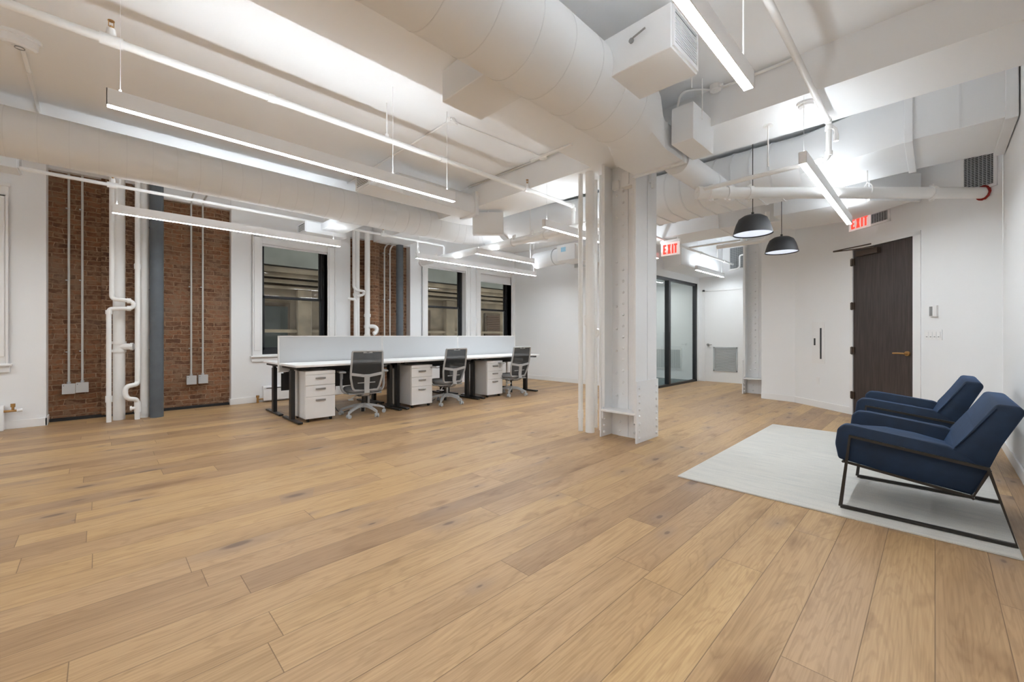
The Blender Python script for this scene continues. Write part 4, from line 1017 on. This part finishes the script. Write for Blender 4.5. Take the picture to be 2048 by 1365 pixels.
for i, x0 in enumerate(XD):
    t = thing('desk', 'white topped desk with black legs, %s of the three on the chair side' % names[i], 'desk', (x0+PW/2, (YF+YM)/2, 0), group=GD)
    desk_mesh(x0, YF, YM, True, t)
    MB().box((x0+PW-.32, YF+.02, ZT-.05), (x0+PW-.22, YF+.06, ZT-.028), .003).build('height_control', 'black_gloss', t)
for i, x0 in enumerate(XD):
    t = thing('desk', 'white topped desk with black legs, %s of the three on the window side' % names[i], 'desk', (x0+PW/2, 6.7, 0), group=GD)
    desk_mesh(x0, 7.04, 6.355, False, t)
    if i == 0: MB().box((x0+.05, 6.345, .36), (x0+PW-.1, 6.36, .60)).build('modesty_panel', 'desk_black', t)
for i, x0 in enumerate(XD):
    t = thing('desk_screen', 'light grey fabric desk screen, %s of the three' % names[i], 'desk divider', (x0+PW/2, 6.31, .62), group='grey desk screens')
    MB().box((x0+.012, 6.290, .632), (x0+PW-.004, 6.330, 1.106), .002).build('fabric_panel', 'screen', t)
    f = MB().box((x0, 6.287, .62), (x0+.012, 6.333, 1.117), .001).box((x0+PW-.008, 6.287, .62), (x0+PW, 6.333, 1.117), .001).box((x0, 6.287, 1.106), (x0+PW, 6.333, 1.12), .001).box((x0, 6.287, .62), (x0+PW, 6.333, .632))
    f.build('edge_trim', 'trim', t)
    MB().box((x0+.20, 6.300, .02), (x0+.23, 6.320, .62)).box((x0+PW-.23, 6.300, .02), (x0+PW-.20, 6.320, .62)).box((x0+.18, 6.25, .0), (x0+.25, 6.37, .02)).box((x0+PW-.25, 6.25, 0), (x0+PW-.18, 6.37, .02)).build('support_post', 'trim', t)
# cables below the desks
for i, x0 in enumerate(XD):
    x = x0+.62
    tag(MB().tube([(x, 6.1, .58), (x+.05, 6.02, .40), (x-.02, 5.98, .22), (x+.03, 5.95, .06), (x+.12, 6.0, .012), (x+.3, 6.15, .012)], .006, 6, .08).tube([(x, 6.1, .60), (x+.25, 6.0, .56), (x+.5, 6.1, .60)], .005, 6, .1).build('power_cable', 'black'),
        'loose black power cable hanging under the %s chair-side desk' % names[i], 'cable', 'cables under the desks')
tag(MB().box((6.02, 5.53, .70), (6.13, 5.575, .715), .003).build('desk_control', 'black_gloss'), 'black height control pad under the far end of the bench', 'control')

# pedestals
def pedestal():
    t = thing('file_pedestal', '', 'filing cabinet', (0, 0, 0), local=True, group='white file pedestals')
    w_, d_, z0, z1 = .38, .50, .045, .66     # origin: front left bottom corner on floor, body goes +y
    MB().box((0, .018, z0), (w_, d_, z1), .006).build('cabinet_body', 'pedestal', t)
    MB().box((0, 0, z1-.045), (w_, .02, z1), .004).cyl((w_-.035, 0, z1-.022), (w_-.035, -.003, z1-.022), .008, n=12).build('lock_rail', 'pedestal', t)
    zs = [(z0+.002, z0+.283), (z0+.287, z0+.428), (z0+.432, z1-.048)]
    for a, b_ in zs:
        q = MB().box((.002, 0, a), (w_-.002, .019, b_), .003).build('drawer', 'pedestal', t)
        MB().box((.122, -.024, b_-.056), (.248, -.012, b_-.034), .003).box((.128, -.016, b_-.05), (.136, 0, b_-.038)).box((.234, -.016, b_-.05), (.242, 0, b_-.038)).build('handle', 'handle', q)
    for x in (.045, w_-.045):
        for y in (.05, d_-.05):
            MB().cyl((x-.012, y, .022), (x+.012, y, .022), .022, n=14).box((x-.015, y-.015, .03), (x+.015, y+.015, z0)).build('caster', 'black', t)
    return t
ped = pedestal()
for i, (x, y) in enumerate(((1.875, 5.655), (3.415, 5.655), (4.965, 5.66))):
    o = ped if i == 0 else copy_tree(ped)
    o.location = (x, y, 0)
    o['label'] = 'white three-drawer pedestal under the %s chair-side desk' % names[i]

# ================================================================== OFFICE CHAIRS (local, facing +y)
def office_chair():
    t = thing('office_chair', '', 'office chair', (0, 0, 0), local=True, group='grey mesh office chairs')
    # five-star base
    m = MB(); m.cyl((0, 0, .105), (0, 0, .17), .038, .03, 20)
    R = .305
    for i in range(5):
        a = math.radians(79)+i*2*PI/5; c_, s_ = math.cos(a), math.sin(a); e = Vector((-s_, c_, 0))
        def sec(r, z, w_, h_): p = Vector((c_*r, s_*r, z)); return [p-e*w_+Vector((0, 0, -h_)), p+e*w_+Vector((0, 0, -h_)), p+e*w_*.8+Vector((0, 0, h_)), p-e*w_*.8+Vector((0, 0, h_))]
        m.loft([sec(.02, .145, .024, .022), sec(.14, .13, .021, .017), sec(.25, .10, .018, .014), sec(R, .078, .016, .014)])
    m.build('star_base', 'chair_grey', t)
    for i in range(5):
        a = math.radians(79)+i*2*PI/5; c_, s_ = math.cos(a), math.sin(a); p = Vector((c_*R, s_*R, 0)); e = Vector((-s_, c_, 0)); e = (e*.9+Vector((c_, s_, 0))*.4).normalized()
        MB().cyl(p+e*.008+Vector((0, 0, .028)), p+e*.026+Vector((0, 0, .028)), .028, n=18).cyl(p-e*.026+Vector((0, 0, .028)), p-e*.008+Vector((0, 0, .028)), .028, n=18).cyl(p+Vector((0, 0, .03)), p+Vector((0, 0, .085)), .010, n=10).cyl(p-e*.008+Vector((0, 0, .03)), p+e*.008+Vector((0, 0, .03)), .016, n=12).build('caster', 'caster', t)
    MB().cyl((0, 0, .05), (0, 0, .18), .022, n=16).cyl((0, 0, .17), (0, 0, .31), .016, n=16).build('gas_lift', 'black', t)
    m = MB().box((-.09, -.12, .275), (.09, .10, .325), .015, 2)
    m.build('tilt_mechanism', 'seat_grey', t)
    MB().tube([(-.06, -.05, .295), (-.14, -.12, .28), (-.20, -.18, .255)], .008, 8).box((-.225, -.205, .243), (-.16, -.145, .258), .004).build('lever', 'chair_grey', t)
    # seat
    m = MB(); secs = []
    for y, w_, z0, z1 in ((-.21, .19, .345, .39), (-.16, .225, .33, .408), (0, .24, .325, .412), (.15, .24, .328, .410), (.24, .22, .335, .395), (.27, .18, .34, .375)):
        P = []
        for k in range(20):
            a = 2*PI*k/20; c_, s_ = math.cos(a), math.sin(a)
            P.append((w_*math.copysign(abs(c_)**.45, c_), y, (z0+z1)/2+(z1-z0)/2*math.copysign(abs(s_)**.6, s_)))
        secs.append(P)
    m.loft(secs); m.build('seat', 'seat_grey', t, ang=60)
    MB().box((-.22, -.19, .315), (.22, .22, .335), .012, 2).build('seat_pan', 'chair_grey', t)
    # back: frame outline follows a curved plane
    def by(z): return -.235-.02*math.sin((z-.5)*5)-(z-.5)*.18
    prof = [(.155, .375), (.178, .42), (.205, .55), (.208, .64), (.202, .76), (.196, .912)]       # half widths
    pts = [(-w_, by(z), z) for w_, z in prof[::-1]]+[(w_, by(z), z) for w_, z in prof]
    m = MB(); fr = []
    for (w_, z) in prof: fr.append((w_, z))
    def strip(mb, A, B, w_, d_):   # bar between two points, section w_ x d_
        A = Vector(A); B = Vector(B); T = (B-A).normalized(); D = Vector((0, 1, 0)); S = T.cross(D).normalized(); D = S.cross(T)
        mb.loft([[A-S*w_-D*d_, A+S*w_-D*d_, A+S*w_+D*d_, A-S*w_+D*d_], [B-S*w_-D*d_, B+S*w_-D*d_, B+S*w_+D*d_, B-S*w_+D*d_]])
    loop = [(w_, by(z), z) for w_, z in prof]+[(-w_, by(z), z) for w_, z in prof[::-1]]
    m.tube(loop+[loop[0]], .0145, 8, .02)
    strip(m, (-.06, by(.905)-.002, .902), (.06, by(.905)-.002, .902), .016, .008)
    # rear cross bar, lower on the sides like a shallow V into the spine
    for s_ in (-1, 1):
        strip(m, (s_*.206, by(.60)-.006, .605), (s_*.03, by(.58)-.02, .575), .019, .009)
    m.build('back_frame', 'chair_grey', t, ang=50)
    m = MB(); rows = []
    zs = [.38+.53*i/12 for i in range(13)]
    for z in zs:
        for j in range(len(prof)-1):
            if prof[j][1] <= z <= prof[j+1][1]:
                f = (z-prof[j][1])/(prof[j+1][1]-prof[j][1]); w_ = prof[j][0]*(1-f)+prof[j+1][0]*f; break
        rows.append([m.bm.verts.new((w_*u, by(z)+.006-.018*(1-u*u), z)) for u in (-1, -.5, 0, .5, 1)])
    for A, B in zip(rows[:-1], rows[1:]):
        for k in range(4): m.bm.faces.new((A[k], A[k+1], B[k+1], B[k]))
    bmesh.ops.solidify(m.bm, geom=m.bm.faces[:], thickness=.003)
    m.build('mesh_back', 'mesh', t, ang=60)
    m = MB(); strip(m, (-.115, by(.48)-.012, .478), (.115, by(.48)-.012, .482), .006, .006)
    m.build('lumbar_bar', 'chair_grey', t)
    m = MB(); path = [(by(.59)-.022, .59, .036), (by(.50)-.034, .50, .034), (by(.42)-.042, .41, .032), (-.275, .35, .034), (-.21, .305, .04), (-.10, .295, .045)]
    m.loft([[(-w_, y-.008, z-.006), (w_, y-.008, z-.006), (w_, y+.008, z+.006), (-w_, y+.008, z+.006)] for y, z, w_ in path])
    m.build('spine', 'chair_grey', t, ang=50)
    for s_ in (-1, 1):
        m = MB().tube([(s_*.15, .0, .31), (s_*.25, .0, .325), (s_*.29, .0, .40), (s_*.285, .0, .60)], .017, 10, .06).cyl((s_*.285, 0, .52), (s_*.285, 0, .61), .021, n=12)
        a_ = m.build('armrest', 'chair_grey', t)
        MB().box((s_*.285-.045, -.12, .605), (s_*.285+.045, .11, .632), .011, 2).build('arm_pad', 'seat_grey' if False else 'chair_grey', a_)
    return t
ch = office_chair()
labs = ['grey mesh-back office chair pulled up to the nearest desk', 'grey mesh-back office chair at the middle desk', 'grey mesh-back office chair at the farthest desk']
for i, (x, y, a) in enumerate(((2.66, 5.70, -.24), (4.085, 5.71, -.03), (5.56, 5.65, -.10))):
    o = ch if i == 0 else copy_tree(ch)
    o.location = (x, y, 0); o.rotation_euler = (0, 0, a); o['label'] = labs[i]

# ================================================================== RUG AND ARMCHAIRS
r_ = MB().box((3.262, -.31, 0), (6.02, 1.435, .012), .004, 2)
tag(r_.build('area_rug', 'rug'), 'pale ivory and grey rug under the blue armchairs', 'rug')
def armchair():
    t = thing('armchair', '', 'armchair', (0, 0, 0), local=True, group='navy velvet armchairs')
    W = .385
    # sides (arm panel running into the back wing)
    side = [(.445, .305), (.462, .40), (.45, .50), (.415, .532), (.36, .53), (.10, .496), (-.05, .478), (-.11, .44), (-.21, .37), (-.145, .222), (.10, .255)]
    for s_ in (-1, 1):
        a, b_ = (W-.085, W) if s_ > 0 else (-W, -W+.085)
        MB().prism(side, a, b_, 'x', .014, 3).build('arm', 'velvet', t, ang=60)
    # seat block and crowned cushion
    MB().prism([(.435, .30), (.435, .40), (-.08, .34), (-.13, .225)], -W+.08, W-.08, 'x', .01, 2).build('seat_base', 'velvet', t, ang=60)
    m = MB(); secs = []
    for y, zt, zb in ((.452, .40, .32), (.445, .425, .315), (.40, .452, .33), (.25, .462, .36), (.10, .445, .345), (-.05, .41, .33), (-.12, .38, .33)):
        P = []
        for k in range(9):
            u = -1+2*k/8; P.append((u*(W-.088), y, zt-.028*abs(u)**3))
        for k in range(9):
            u = 1-2*k/8; P.append((u*(W-.088), y, zb))
        secs.append(P)
    m.loft(secs); m.build('seat_cushion', 'velvet', t, ang=60)
    # backrest wedge, full width above the arms
    bk = [(-.145, .222), (-.02, .34), (-.075, .47), (-.145, .585), (-.232, .738), (-.318, .732), (-.335, .70), (-.245, .50), (-.205, .38)]
    MB().prism(bk, -W+.004, W-.004, 'x', .016, 3).build('backrest', 'velvet', t, ang=60)
    # piping seam where the back meets its side panels
    for s_ in (-1, 1):
        MB().tube([(s_*W, -.078, .475), (s_*(W), -.155, .592), (s_*(W-.0), -.232, .715)], .003, 6).build('seam_piping', 'velvet', t)
    # metal frame
    for s_ in (-1, 1):
        x = s_*.412
        MB().tube([(x, .429, .010), (x, .381, .466), (x, -.202, .388), (x, -.300, .010), (x, .429, .010)], .0135, 4).build('side_frame', 'gunmetal', t)
        x = s_*.395
        MB().tube([(x, .417, .296), (x, -.146, .217), (x, -.208, .380)], .010, 4).build('seat_rail', 'gunmetal', t)
    MB().cyl((-.412, .417, .296), (.412, .417, .296), .008, n=4).cyl((-.412, -.146, .213), (.412, -.146, .213), .008, n=4).build('cross_bar', 'gunmetal', t)
    return t
ac = armchair(); ac.location = (3.812, 0.0, .0145); ac['label'] = 'navy velvet armchair with black metal frame, nearest the camera'
a2 = copy_tree(ac); a2.location = (5.37, .06, .0145); a2['label'] = 'navy velvet armchair with black metal frame, farther one by the dark door'

for o in bpy.data.objects:
    if '_local' in o: del o['_local']
